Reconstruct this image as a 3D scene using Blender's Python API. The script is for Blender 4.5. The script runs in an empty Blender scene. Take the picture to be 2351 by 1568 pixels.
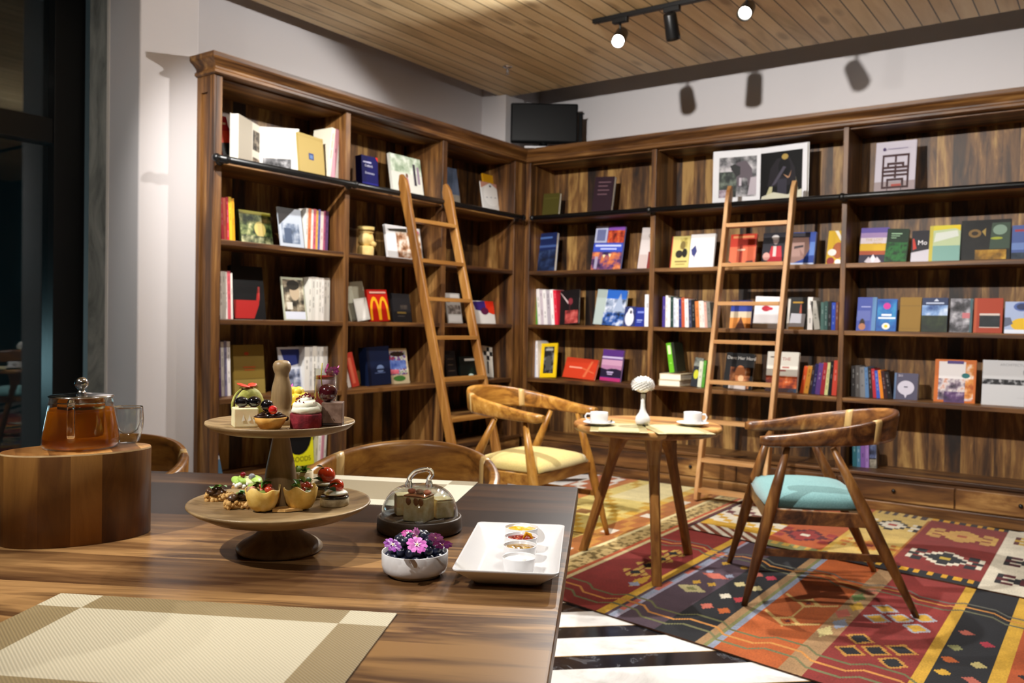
import bpy, bmesh, math, random
from mathutils import Vector, Matrix, Euler, noise
R=math.radians; PI=math.pi
random.seed(7)
S=bpy.context.scene; COL=S.collection
# ---------------------------------------------------------------- camera (measured from the two vanishing points of the room)
W,H,F=2351,1568,1960.0; HC=1.17
yaw,roll,pitch=R(35.4),R(1.05),R(1.2)
f0=Vector((-math.sin(yaw),math.cos(yaw),0)); r0=Vector((math.cos(yaw),math.sin(yaw),0)); u0=Vector((0,0,1))
FWD=f0*math.cos(pitch)-u0*math.sin(pitch); u1=u0*math.cos(pitch)+f0*math.sin(pitch)
RT=r0*math.cos(roll)+u1*math.sin(roll); UP=-r0*math.sin(roll)+u1*math.cos(roll)
CAM=Vector((0,0,HC))
def ray(px,py): return FWD+RT*((px-W/2)/F)+UP*((H/2-py)/F)
def onz(px,py,z): v=ray(px,py); return CAM+v*((z-HC)/v.z)
def onx(px,py,x): v=ray(px,py); return CAM+v*(x/v.x)
def ony(px,py,y): v=ray(px,py); return CAM+v*(y/v.y)
def z_at(p,py):   # height over the floor point p that the photo shows at row py
    lo,hi=-.5,4.
    for _ in range(40):
        m=(lo+hi)/2; v=Vector((p[0],p[1],m))-CAM
        if H/2-F*v.dot(UP)/v.dot(FWD)>py: lo=m
        else: hi=m
    return lo
def depth(p): return (Vector(p)-CAM).dot(FWD)
cd=bpy.data.cameras.new('camera'); cam=bpy.data.objects.new('camera',cd); COL.objects.link(cam)
M=Matrix.Identity(4)
for i in range(3): M[i][0]=RT[i]; M[i][1]=UP[i]; M[i][2]=-FWD[i]; M[i][3]=CAM[i]
cam.matrix_world=M; cd.sensor_width=36; cd.lens=36*F/W; cd.clip_start=.05
cd.dof.use_dof=True; cd.dof.focus_distance=1.5; cd.dof.aperture_fstop=7.0
S.camera=cam
# ---------------------------------------------------------------- materials
def lin(c):
    if isinstance(c,str):
        c=[int(c[i:i+2],16)/255 for i in (0,2,4)]
    return tuple((x/12.92 if x<=.04045 else ((x+.055)/1.055)**2.4) for x in c[:3])+(1,)
class NT:
    def __init__(s,name):
        s.m=bpy.data.materials.new(name); s.m.use_nodes=True; s.t=s.m.node_tree; s.t.nodes.clear()
        s.out=s.n('ShaderNodeOutputMaterial')
    def n(s,t,**k):
        x=s.t.nodes.new(t)
        for a,b in k.items(): setattr(x,a,b)
        return x
    def l(s,a,b): s.t.links.new(a,b)
    def pr(s,**k):
        p=s.n('ShaderNodeBsdfPrincipled')
        for a,b in k.items():
            nm={'rough':'Roughness','metal':'Metallic','spec':'Specular IOR Level','coat':'Coat Weight','sub':'Subsurface Weight','trans':'Transmission Weight','col':'Base Color','sheen':'Sheen Weight'}[a]
            p.inputs[nm].default_value=b
        s.l(p.outputs[0],s.out.inputs[0]); return p
    def coord(s,scale=(1,1,1),kind='Object',loc=(0,0,0),rot=(0,0,0)):
        tc=s.n('ShaderNodeTexCoord'); mp=s.n('ShaderNodeMapping'); mp.inputs['Scale'].default_value=scale
        mp.inputs['Location'].default_value=loc; mp.inputs['Rotation'].default_value=rot
        s.l(tc.outputs[kind],mp.inputs[0]); return mp.outputs[0]
    def noise(s,vec,scale=5,detail=4,rough=.5,dist=0):
        x=s.n('ShaderNodeTexNoise'); x.inputs['Scale'].default_value=scale; x.inputs['Detail'].default_value=detail
        x.inputs['Roughness'].default_value=rough; x.inputs['Distortion'].default_value=dist
        if vec: s.l(vec,x.inputs['Vector'])
        return x
    def ramp(s,fac,stops,interp='LINEAR'):
        x=s.n('ShaderNodeValToRGB'); x.color_ramp.interpolation=interp; e=x.color_ramp.elements
        while len(e)>1: e.remove(e[-1])
        e[0].position=stops[0][0]; e[0].color=lin(stops[0][1])
        for p,c in stops[1:]:
            q=e.new(p); q.color=lin(c)
        s.l(fac,x.inputs[0]); return x
    def mix(s,a,b,fac,mode='MIX'):
        x=s.n('ShaderNodeMix',data_type='RGBA',blend_type=mode)
        for v,i in ((fac,0),(a,6),(b,7)):
            if hasattr(v,'links') or hasattr(v,'is_linked'): s.l(v,x.inputs[i])
            else: x.inputs[i].default_value=v
        return x.outputs[2]
    def bump(s,p,h,strength=.2,dist=.002):
        b=s.n('ShaderNodeBump'); b.inputs['Strength'].default_value=strength; b.inputs['Distance'].default_value=dist
        s.l(h,b.inputs['Height']); s.l(b.outputs[0],p.inputs['Normal'])
    def math(s,op,a,b=0.0):
        x=s.n('ShaderNodeMath',operation=op)
        for v,i in ((a,0),(b,1)):
            if hasattr(v,'is_linked'): s.l(v,x.inputs[i])
            else: x.inputs[i].default_value=v
        return x.outputs[0]
_pc={}
def paint(c,rough=.5,name=None,spec=.4,metal=0,coat=0):
    k=(c if isinstance(c,str) else tuple(c),rough,spec,metal,coat)
    if k not in _pc:
        t=NT(name or 'paint_%s'%(c if isinstance(c,str) else 'x')); t.pr(col=lin(c),rough=rough,spec=spec,metal=metal,coat=coat); _pc[k]=t.m
    return _pc[k]
def speckle(cols,scale=20,detail=6,rough=.6,pos=None,spec=.3,bump=0,dist=0,stretch=(1,1,1),sub=0,name='speckle',contrast=1.,coat=0):
    k=('s',tuple(cols),scale,detail,rough,bump,dist,stretch,sub,tuple(pos or ()),contrast,coat)
    if k not in _pc:
        t=NT(name); p=t.pr(rough=rough,spec=spec,sub=sub,coat=coat)
        n=t.noise(t.coord(stretch),scale,detail,.55,dist)
        n_=len(cols); lo,hi=.5-.22/contrast,.5+.22/contrast
        st=[(pos[i] if pos else lo+(hi-lo)*i/max(1,n_-1),c) for i,c in enumerate(cols)]
        r=t.ramp(n.outputs[0],st); t.l(r.outputs[0],p.inputs['Base Color'])
        if bump: t.bump(p,n.outputs[0],bump,.004)
        _pc[k]=t.m
    return _pc[k]
def wood(name,cols,axis=0,scale=7.,stretch=14.,rough=.45,plank=0,paxis=1,seam=0,pvar=.5,spec=.4,coat=0,dist=1.2,pos=None,kind='Object',knots=None):
    """streaked timber: grain runs along `axis`, optional planks of width `plank` side by side along `paxis`"""
    t=NT(name); p=t.pr(rough=rough,spec=spec,coat=coat); p.inputs['Coat Roughness'].default_value=.2
    v=t.coord((1,1,1),kind)
    if plank:
        sx=t.n('ShaderNodeSeparateXYZ'); t.l(v,sx.inputs[0])
        q=t.math('DIVIDE',sx.outputs[paxis],plank); fl=t.math('FLOOR',q); fr=t.math('FRACT',q)
        wn=t.n('ShaderNodeTexWhiteNoise',noise_dimensions='1D'); t.l(fl,wn.inputs['W'])
        off=t.n('ShaderNodeVectorMath',operation='MULTIPLY_ADD'); t.l(wn.outputs['Color'],off.inputs[0]); off.inputs[1].default_value=(9,9,9); t.l(v,off.inputs[2]); v=off.outputs[0]
    mp=t.n('ShaderNodeMapping'); sc=[1,1,1]; sc[axis]=1/stretch; mp.inputs['Scale'].default_value=sc; t.l(v,mp.inputs[0])
    n1=t.noise(mp.outputs[0],scale,5,.6,dist); n2=t.noise(mp.outputs[0],scale*6,4,.6,.3)
    f=t.math('ADD',t.math('MULTIPLY',n1.outputs[0],.8),t.math('MULTIPLY',n2.outputs[0],.2))
    if plank: f=t.math('ADD',f,t.math('MULTIPLY',t.math('SUBTRACT',wn.outputs['Value'],.5),pvar*.35))
    k=len(cols); st=[(pos[i] if pos else .32+.36*i/(k-1),c) for i,c in enumerate(cols)]
    c=t.ramp(f,st).outputs[0]
    if knots:
        kv=t.n('ShaderNodeMapping'); ks=[3.2,3.2,3.2]; ks[axis]=1.1; kv.inputs['Scale'].default_value=ks; t.l(v,kv.inputs[0])
        kn=t.n('ShaderNodeTexVoronoi'); kn.inputs['Scale'].default_value=knots[0]; t.l(kv.outputs[0],kn.inputs['Vector'])
        kr=t.ramp(kn.outputs['Distance'],[(.0,'ffffff'),(.09,'ffffff'),(.2,'000000')])
        c=t.mix(c,lin(knots[1]),t.math('MULTIPLY',kr.outputs[0],.45))
    if seam:
        e=t.math('MINIMUM',fr,t.math('SUBTRACT',1.,fr)); s=t.math('LESS_THAN',e,seam/plank/2)
        c=t.mix(c,lin('2a1c0c'),s)
    t.l(c,p.inputs['Base Color']); t.bump(p,n2.outputs[0],.06,.002)
    return t.m
def fres(t,pw=4.5):
    lw=t.n('ShaderNodeLayerWeight'); lw.inputs[0].default_value=.5
    return t.math('ADD',t.math('MULTIPLY',t.math('POWER',lw.outputs['Facing'],pw),.9),.045)
def clear(name,tint='ffffff',gl=1.0,rough=.02,pw=4.5):
    """thin clear glass: see-through with a Fresnel reflection"""
    t=NT(name); tr=t.n('ShaderNodeBsdfTransparent'); tr.inputs[0].default_value=lin(tint)
    g=t.n('ShaderNodeBsdfGlossy'); g.inputs['Roughness'].default_value=rough; g.inputs[0].default_value=(1,1,1,1)
    fr=fres(t,pw)
    mx=t.n('ShaderNodeMixShader'); t.l(t.math('MINIMUM',t.math('MULTIPLY',fr,gl),1.),mx.inputs[0]); t.l(tr.outputs[0],mx.inputs[1]); t.l(g.outputs[0],mx.inputs[2]); t.l(mx.outputs[0],t.out.inputs[0])
    return t.m
def glassy(name,col='ffffff',rough=0):
    t=NT(name); p=t.pr(col=lin(col),rough=rough,trans=1.0); p.inputs['IOR'].default_value=1.47; return t.m
def emit(name,c,s):
    t=NT(name); e=t.n('ShaderNodeEmission'); e.inputs[0].default_value=lin(c); e.inputs[1].default_value=s; t.l(e.outputs[0],t.out.inputs[0]); return t.m
# ---------------------------------------------------------------- mesh builder
class MB:
    def __init__(s): s.v=[]; s.f=[]; s.m=[]; s.sm=[]; s.mats=[]; s.x=None
    def mi(s,mat):
        if mat not in s.mats: s.mats.append(mat)
        return s.mats.index(mat)
    def add(s,vs,fs,mat,smooth=False):
        b=len(s.v)
        s.v+= [tuple(s.x@Vector(v)) for v in vs] if s.x else [tuple(v) for v in vs]
        k=s.mi(mat)
        for f in fs: s.f.append([b+i for i in f]); s.m.append(k); s.sm.append(smooth)
        return s
    def box(s,x0,y0,z0,x1,y1,z1,mat,bev=0):
        if bev>0:
            bm=bmesh.new(); bmesh.ops.create_cube(bm,size=1)
            for v in bm.verts: v.co=Vector(((x0+x1)/2+v.co.x*(x1-x0),(y0+y1)/2+v.co.y*(y1-y0),(z0+z1)/2+v.co.z*(z1-z0)))
            bmesh.ops.bevel(bm,geom=bm.edges[:]+bm.verts[:],offset=min(bev,abs(x1-x0)*.45,abs(y1-y0)*.45,abs(z1-z0)*.45),segments=2,affect='EDGES',profile=.5)
            bm.verts.index_update(); s.add([v.co[:] for v in bm.verts],[[v.index for v in f.verts] for f in bm.faces],mat); bm.free(); return s
        v=[(x,y,z) for z in (z0,z1) for y in (y0,y1) for x in (x0,x1)]
        return s.add(v,[(0,2,3,1),(4,5,7,6),(0,1,5,4),(2,6,7,3),(0,4,6,2),(1,3,7,5)],mat)
    def quad(s,a,b,c,d,mat): return s.add([a,b,c,d],[(0,1,2,3)],mat)
    def lathe(s,prof,mat,n=32,c=(0,0,0),smooth=True,rx=1,ry=1):
        vs=[];fs=[]
        for r,z in prof:
            for i in range(n): a=2*PI*i/n; vs.append((c[0]+r*rx*math.cos(a),c[1]+r*ry*math.sin(a),c[2]+z))
        for j in range(len(prof)-1):
            for i in range(n): k=(i+1)%n; fs.append((j*n+i,j*n+k,(j+1)*n+k,(j+1)*n+i))
        if prof[0][0]>1e-4: fs.append(tuple(range(n-1,-1,-1)))
        if prof[-1][0]>1e-4: fs.append(tuple((len(prof)-1)*n+i for i in range(n)))
        return s.add(vs,fs,mat,smooth)
    def shell(s,prof,mat,n=32,c=(0,0,0),closed=True):
        """lathe of a closed profile loop"""
        vs=[];fs=[];m=len(prof)
        for r,z in prof:
            for i in range(n): a=2*PI*i/n; vs.append((c[0]+r*math.cos(a),c[1]+r*math.sin(a),c[2]+z))
        for j in range(m if closed else m-1):
            q=(j+1)%m
            for i in range(n): k=(i+1)%n; fs.append((j*n+i,j*n+k,q*n+k,q*n+i))
        return s.add(vs,fs,mat,True)
    def ball(s,c,r,mat,n=14,rz=None,wob=0,seed=0,rot=None,ry=None):
        vs=[];fs=[];m=max(5,n//2); rz=rz or r; ry=ry or r
        q=rot.to_matrix() if rot else None
        for j in range(m+1):
            th=PI*j/m
            for i in range(n):
                a=2*PI*i/n; d=Vector((math.sin(th)*math.cos(a),math.sin(th)*math.sin(a),-math.cos(th)))
                k=1+wob*noise.noise(d*2.3+Vector((seed,seed*1.7,0)))
                w=Vector((d.x*r*k,d.y*ry*k,d.z*rz*k))
                if q: w=q@w
                vs.append((c[0]+w.x,c[1]+w.y,c[2]+w.z))
        for j in range(m):
            for i in range(n): k=(i+1)%n; fs.append((j*n+i,j*n+k,(j+1)*n+k,(j+1)*n+i))
        return s.add(vs,fs,mat,True)
    def tube(s,pts,rad,mat,n=10,closed=False,flat=1.0,smooth=True):
        pts=[Vector(p) for p in pts]; m=len(pts); rad=rad if isinstance(rad,(list,tuple)) else [rad]*m
        vs=[];fs=[]; up=None
        for i,p in enumerate(pts):
            a=pts[i-1] if (i or closed) else p; b=pts[(i+1)%m] if (i<m-1 or closed) else p
            t=(b-a).normalized()
            if up is None: up=Vector((0,0,1)) if abs(t.z)<.9 else Vector((0,1,0))
            x=t.cross(up).normalized(); y=x.cross(t).normalized(); up=y
            for k in range(n):
                an=2*PI*(k+.5)/n; vs.append(p+x*math.cos(an)*rad[i]*flat+y*math.sin(an)*rad[i])
        for j in range(m if closed else m-1):
            q=(j+1)%m
            for k in range(n): l=(k+1)%n; fs.append((j*n+k,j*n+l,q*n+l,q*n+k))
        if not closed: fs.append(tuple(range(n-1,-1,-1))); fs.append(tuple((m-1)*n+k for k in range(n)))
        return s.add(vs,fs,mat,smooth)
    def sweep(s,frames,mats,smooth=True):
        """frames: list of rings of equal length (lists of points); mats: one material or one per segment"""
        n=len(frames[0]); vs=[p for r in frames for p in r]
        if not isinstance(mats,list): mats=[mats]*(len(frames)-1)
        b=len(s.v); s.v+=[tuple(s.x@Vector(p)) if s.x else tuple(p) for p in vs]
        for j in range(len(frames)-1):
            k=s.mi(mats[j])
            for i in range(n): l=(i+1)%n; s.f.append([b+j*n+i,b+j*n+l,b+(j+1)*n+l,b+(j+1)*n+i]); s.m.append(k); s.sm.append(smooth)
        s.f.append([b+i for i in range(n-1,-1,-1)]); s.m.append(s.mi(mats[0])); s.sm.append(False)
        s.f.append([b+(len(frames)-1)*n+i for i in range(n)]); s.m.append(s.mi(mats[-1])); s.sm.append(False)
        return s
    def prism(s,poly,z0,z1,mat,smooth=False):
        n=len(poly); vs=[(x,y,z0) for x,y in poly]+[(x,y,z1) for x,y in poly]
        fs=[tuple(range(n-1,-1,-1)),tuple(range(n,2*n))]+[(i,(i+1)%n,n+(i+1)%n,n+i) for i in range(n)]
        return s.add(vs,fs,mat,smooth)
    def build(s,name,parent=None,loc=None,rot=None,sub=0,auto=False):
        me=bpy.data.meshes.new(name); me.from_pydata(s.v,[],s.f)
        for m in s.mats: me.materials.append(m)
        me.polygons.foreach_set('material_index',s.m); me.polygons.foreach_set('use_smooth',s.sm); me.update()
        bm=bmesh.new(); bm.from_mesh(me); bmesh.ops.recalc_face_normals(bm,faces=bm.faces); bm.to_mesh(me); bm.free()
        o=bpy.data.objects.new(name,me); COL.objects.link(o)
        if loc is not None: o.location=loc
        if rot is not None: o.rotation_euler=rot
        if parent: o.parent=parent
        if sub:
            d=o.modifiers.new('sub','SUBSURF'); d.levels=sub; d.render_levels=sub
        return o
def tag(o,label,cat,group=None):
    o['label']=label; o['category']=cat
    if group: o['group']=group
    return o
def thing(name,label,cat,loc=(0,0,0),rz=0,group=None):
    o=bpy.data.objects.new(name,None); o.empty_display_size=.05; COL.objects.link(o); o.location=loc; o.rotation_euler=(0,0,rz)
    return tag(o,label,cat,group)
def struct(o): o['kind']='structure'; return o
def copy_tree(o,parent=None):
    c=o.copy(); COL.objects.link(c)
    if parent: c.parent=parent
    for ch in [x for x in o.children]: copy_tree(ch,c)
    return c
_tm={}
def text_mesh(txt,size):
    k=(txt,size)
    if k not in _tm:
        cu=bpy.data.curves.new('lettering','FONT'); cu.body=txt; cu.size=size; cu.align_x='CENTER'; cu.align_y='CENTER'; cu.resolution_u=3
        o=bpy.data.objects.new('lettering',cu); COL.objects.link(o); bpy.context.view_layer.update()
        me=bpy.data.meshes.new_from_object(o.evaluated_get(bpy.context.evaluated_depsgraph_get()))
        _tm[k]=([v.co[:] for v in me.vertices],[list(p.vertices) for p in me.polygons])
        bpy.data.objects.remove(o); bpy.data.curves.remove(cu); bpy.data.meshes.remove(me)
    return _tm[k]
# ---------------------------------------------------------------- timbers and room surfaces
ROSE=['201108','4a2d14','724c25','a87f49']
W_x=wood('rosewood_x',ROSE,0,scale=9,pos=[.34,.45,.55,.68]); W_y=wood('rosewood_y',ROSE,1,scale=9,pos=[.34,.45,.55,.68]); W_z=wood('rosewood_z',ROSE,2,scale=9,pos=[.34,.45,.55,.68])
BACK_=['1a0e07','432911','755028','ab844a']
W_backR=wood('back_boards_right',BACK_,2,scale=9,stretch=7,plank=.095,paxis=0,pvar=.75,rough=.5)
W_backL=wood('back_boards_left',BACK_,2,scale=9,stretch=7,plank=.095,paxis=1,pvar=.75,rough=.5)
M_wall=paint('d2cdce',.7,'white_wall_paint',.2)
M_black=paint('0b0b0c',.35,'black_metal')
M_steel=paint('d8d8d8',.12,'polished_steel',metal=1)
ZC=3.07; XL,YR=-4.05,5.85; XB,YB=-4.42,6.23; XW,YW=-4.45,6.26
PX,PY0,PY1=-4.205,2.515,2.866
# floor: black and white marble stripes with thin brass lines
t=NT('striped_marble'); p=t.pr(rough=.16,spec=.5); v=t.coord((1,1,1))
sx=t.n('ShaderNodeSeparateXYZ'); t.l(v,sx.inputs[0])
nn=t.math('ADD',t.math('MULTIPLY',sx.outputs[0],-.688),t.math('MULTIPLY',sx.outputs[1],.725))
fr=t.math('FRACT',t.math('DIVIDE',t.math('ADD',nn,10-2.873+.284*40),.284))
blk=t.math('LESS_THAN',fr,.40); brs=t.math('LESS_THAN',t.math('ABSOLUTE',t.math('SUBTRACT',fr,.405)),.008)
vn=t.noise(v,3,8,.62,1.6); wv=t.ramp(vn.outputs[0],[(.3,'c9c6c2'),(.5,'efedea'),(.62,'f4f2ef'),(.72,'d5d0ca')]).outputs[0]
bn=t.ramp(t.noise(v,4,8,.7,2.5).outputs[0],[(.0,'0c0d10'),(.56,'16171b'),(.6,'55565a'),(.63,'15161a')]).outputs[0]
c=t.mix(wv,bn,blk); c=t.mix(c,lin('b08a4a'),brs); t.l(c,p.inputs['Base Color'])
struct(MB().box(-5.2,-2.7,-.1,3.3,6.4,0,t.m).build('floor'))
# ceiling: pine boards on a dropped panel with a shadow gap, plaster slab above
W_pine=wood('pine_boards',['9c8660','ceb488','dcc69c','e6d4ae'],1,scale=5,stretch=9,rough=.5,plank=.105,paxis=0,seam=.007,pvar=.55,pos=[.2,.45,.6,.8],knots=(1.6,'5a3a1c'))
struct(MB().box(-4.27,-2.7,ZC,3.3,5.83,ZC+.05,W_pine).build('ceiling'))
struct(MB().box(-5.2,-2.7,3.42,3.3,6.4,3.5,paint('6f675d',.8,'dark_plaster')).build('ceiling.001'))
# walls
struct(MB().box(XW-.15,PY1,0,XW,YW+.14,3.42,M_wall).build('wall_left'))
struct(MB().box(XW,YW,0,3.3,YW+.14,3.42,M_wall).build('wall_right'))
struct(MB().box(-4.51,PY0,0,PX,PY1,3.42,M_wall,.008).build('wall_pillar'))
struct(MB().box(XW,5.76,2.3,-4.20,YW,3.42,M_wall).build('wall_column'))
t=NT('grey_green_marble'); p=t.pr(rough=.3); v=t.coord((1,1,.45))
r=t.ramp(t.noise(v,4.5,9,.68,1.8).outputs[0],[(.25,'4e504c'),(.4,'858782'),(.55,'a3a49d'),(.75,'bcbbb4')]); t.l(r.outputs[0],p.inputs['Base Color'])
struct(MB().box(-4.72,PY0+.012,0,-4.512,PY1,3.42,t.m).build('trim_1'))
struct(MB().box(-4.515,PY0-.004,0,-4.492,PY0+.011,3.42,paint('e6ded6',.5,'pale_bead')).build('trim_2'))
struct(MB().box(-5.2,PY0+.1,0,-4.722,PY1,3.42,M_wall).build('wall_window_side'))
struct(MB().box(-5.2,-2.84,0,3.3,-2.7,3.5,paint('565049',.7,'warm_wall')).build('wall_back'))
struct(MB().box(3.3,-2.84,0,3.44,6.4,3.5,paint('565049',.7,'warm_wall')).build('wall_far_right'))
# tall black framed window looking out on a dark night
wn=MB(); M_fr=paint('0d0d0e',.4,'window_black')
def wfr(m):
    m.box(-4.90,2.36,0,-4.77,PY0+.015,3.42,M_fr,.004)         # jamb beside the marble
    m.box(-4.90,-2.7,2.11,-4.78,2.36,2.245,M_fr,.004)         # transom
    for y in (1.1,-.3,-1.7): m.box(-4.90,y,0,-4.78,y+.07,3.42,M_fr,.004)
    m.box(-4.90,-2.7,0,-4.78,2.36,.08,M_fr); m.box(-4.90,-2.7,3.3,-4.78,2.36,3.42,M_fr)
wfr(wn); w=struct(wn.build('window_1'))
t=NT('night_glass'); g=t.n('ShaderNodeBsdfGlossy'); g.inputs['Roughness'].default_value=.01
tr=t.n('ShaderNodeBsdfTransparent'); tr.inputs[0].default_value=(.75,.82,.84,1)
fr_=fres(t); mx=t.n('ShaderNodeMixShader')
t.l(t.math('MULTIPLY',fr_,1.5),mx.inputs[0]); t.l(tr.outputs[0],mx.inputs[1]); t.l(g.outputs[0],mx.inputs[2]); t.l(mx.outputs[0],t.out.inputs[0])
MB().box(-4.845,-2.7,.05,-4.835,2.37,3.4,t.m).build('window_pane',w)
struct(MB().box(-8.2,-4,-.1,-8.0,7,4,paint('28484e',.9,'night_teal')).build('wall_outside'))
# ---------------------------------------------------------------- bookcases
ZS=[2.05,1.607,1.165,.722]; ZBASE=.25; ZTOP=2.50; ZCOR=2.605
def cornice_profile():  # (outwards, up)
    return [(-.03,0),(.018,0),(.030,.006),(.030,.020),(.020,.030),(.020,.040),(.030,.052),(.046,.066),(.058,.074),(.062,.082),(.062,.105),(-.03,.105)]
def sweep_profile(m,path,outs,mat,z0):
    """path points with an outward vector (mitred) for each"""
    fr=[[ (p[0]+o[0]*a,p[1]+o[1]*a,z0+b) for a,b in cornice_profile()] for p,o in zip(path,outs)]
    m.sweep(fr,mat,False)
def bookcase(name,label,loc,left):
    root=thing(name,label,'bookcase',loc,0,None); T=Matrix.Translation(-Vector(loc))
    def mb(): m=MB(); m.x=T; return m
    def B(m,a0,b0,z0,a1,b1,z1,mat,bev=.003):
        # a: along the wall, b: depth towards the wall (0 = front)
        if left: m.box(XL-b1,a0,z0,XL-b0,a1,z1,mat,bev)
        else: m.box(a0,YR+b0,z0,a1,YR+b1,z1,mat,bev)
    Wa=W_y if left else W_x; D=.40
    if left: bays=[(2.911,3.830),(3.872,4.790),(4.840,5.700)]; posts=[(2.870,2.911),(3.830,3.872),(4.790,4.840),(5.700,5.849)]; a0,a1=2.87,5.849
    else: bays=[(-4.000,-2.900),(-2.860,-1.512),(-1.478,-.13),(-.10,1.25)]; posts=[(-4.05,-4.000),(-2.900,-2.860),(-1.512,-1.478),(-.13,-.10),(1.25,1.28)]; a0,a1=-4.05,1.28
    m=mb(); B(m,a0+.001,.37,.06,a1+(.0 if left else 0),.398,ZTOP,W_backL if left else W_backR,0); m.build('back_panel',root)
    for i,(p0,p1) in enumerate(posts):
        m=mb(); B(m,p0,0,ZBASE-.02,p1,.369,ZTOP+.01,W_z)
        if left and i==0:
            m=mb(); B(m,p0,0,.0,p1,.1545,ZTOP+.01,W_z); 
            m.box(XL-.06,p0-.014,.0,XL-.001,p0+.002,ZTOP,W_z,.003); m.box(XL-.1545,p0-.014,.0,XL-.12,p0+.002,ZTOP,W_z,.003)
            m.box(XL-.13,p0-.013,ZTOP-.09,XL-.05,p0+.002,ZTOP,W_z,.003); m.box(XL-.13,p0-.013,0,XL-.05,p0+.002,.12,W_z,.003)
            m.build('side_panel',root); continue
        m.build('divider',root)
    for b0,b1 in bays:
        for z in ZS:
            m=mb(); B(m,b0+.0005,.002,z-.030,b1-.0005,.369,z,Wa); m.build('shelf',root)
        m=mb(); B(m,b0+.0005,.03,ZTOP-.012,b1-.0005,.369,ZTOP+.01,Wa); m.build('top_board',root)
    if left:
        m=mb(); B(m,4.8405,.01,.448,5.6995,.369,.476,Wa); m.build('low_shelf',root)
    # base with its top board, rail, drawers and plinth
    m=mb(); B(m,a0+(.042 if left else 0),-.004,ZBASE-.022,a1,.369,ZBASE,Wa); m.build('base_top',root)
    m=mb(); B(m,a0+(.042 if left else 0),.012,0,a1,.369,ZBASE-.0225,Wa); m.build('base',root)
    m=mb(); B(m,a0+(.042 if left else 0),-.022,0,a1,.0115,.075,Wa,.006); m.build('plinth',root)
    dr=[(2.93,3.84),(3.86,4.80),(4.82,5.78)] if left else [(-4.03,-3.46),(-3.45,-2.88),(-2.87,-2.19),(-2.18,-1.50),(-1.49,-.80),(-.79,-.10),(-.09,.58),(.59,1.27)]
    for d0,d1 in dr:
        m=mb(); B(m,d0,-.002,.079,d1,.0115,.205,wood('drawer_front%d'%int(d0*100),ROSE,1 if left else 0,scale=6,stretch=6),.003); d=m.build('drawer',root)
        mid=(d0+d1)/2
        for k in ((mid,) if d1-d0<.8 else (mid-.2,mid+.2)):
            m=mb(); q=MB(); m.ball((XL+.010,k,.145) if left else (k,YR-.012,.148),.013,M_black,10); m.tube([(XL,k,.145),(XL+.008,k,.145)] if left else [(k,YR-.002,.148),(k,YR-.010,.148)],.006,M_black,8); m.build('knob',d)
    # cornice
    m=mb()
    if left: sweep_profile(m,[(XL-.1545,2.87),(XL,2.87),(XL,5.85)],[(0,-1),(1,-1),(1,-1)],Wa,ZTOP)
    else: sweep_profile(m,[(XL,YR),(1.28,YR)],[(1,-1),(0,-1)],Wa,ZTOP)
    m.build('cornice',root)
    m=mb()
    if left: m.box(XL-.398,2.931,ZCOR-.025,XL-.02,5.85,ZCOR-.004,Wa)
    else: m.box(XL-.0,YR+.02,ZCOR-.025,1.28,YR+.40,ZCOR-.004,Wa)
    m.build('dust_top',root)
    return root
BL=bookcase('bookcase','tall rosewood bookcase against the left wall, behind the leaning dark ladder',(XL,2.87,0),True)
BR=bookcase('bookcase','long rosewood bookcase along the right wall, behind the round cafe table',(XL,YR,0),False)
# black ladder rails on brackets
def rail(label,pts,brk):
    root=thing('ladder_rail',label,'rail',pts[0]); T=Matrix.Translation(-Vector(pts[0]))
    m=MB(); m.x=T; m.tube(pts,.019,M_black,12); m.build('rod',root)
    for b in brk:
        m=MB(); m.x=T; (p,q)=b; m.tube([p,q],.011,M_black,8); 
        d=(Vector(q)-Vector(p)).normalized(); m.tube([Vector(q)-d*.008,Vector(q)-d*.0015],.028,M_black,12); m.ball(p,.026,M_black,12); m.build('bracket',root)
    m=MB(); m.x=T; m.ball(pts[0],.024,M_black,12); m.build('end_cap',root)
zr=2.035; xo=XL+.065; yo=YR-.065
rail('black ladder rail running across the left bookcase',[(xo,2.83,zr),(xo,5.74,zr)],[((xo,y,zr),(XL,y,zr)) for y in (2.892,3.851,4.815,5.73)])
rail('black ladder rail running across the right bookcase',[(-3.93,yo,zr),(1.26,yo,zr)],[((x,yo,zr),(x,YR,zr)) for x in (-2.88,-1.495,-.115,1.25)])
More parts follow.
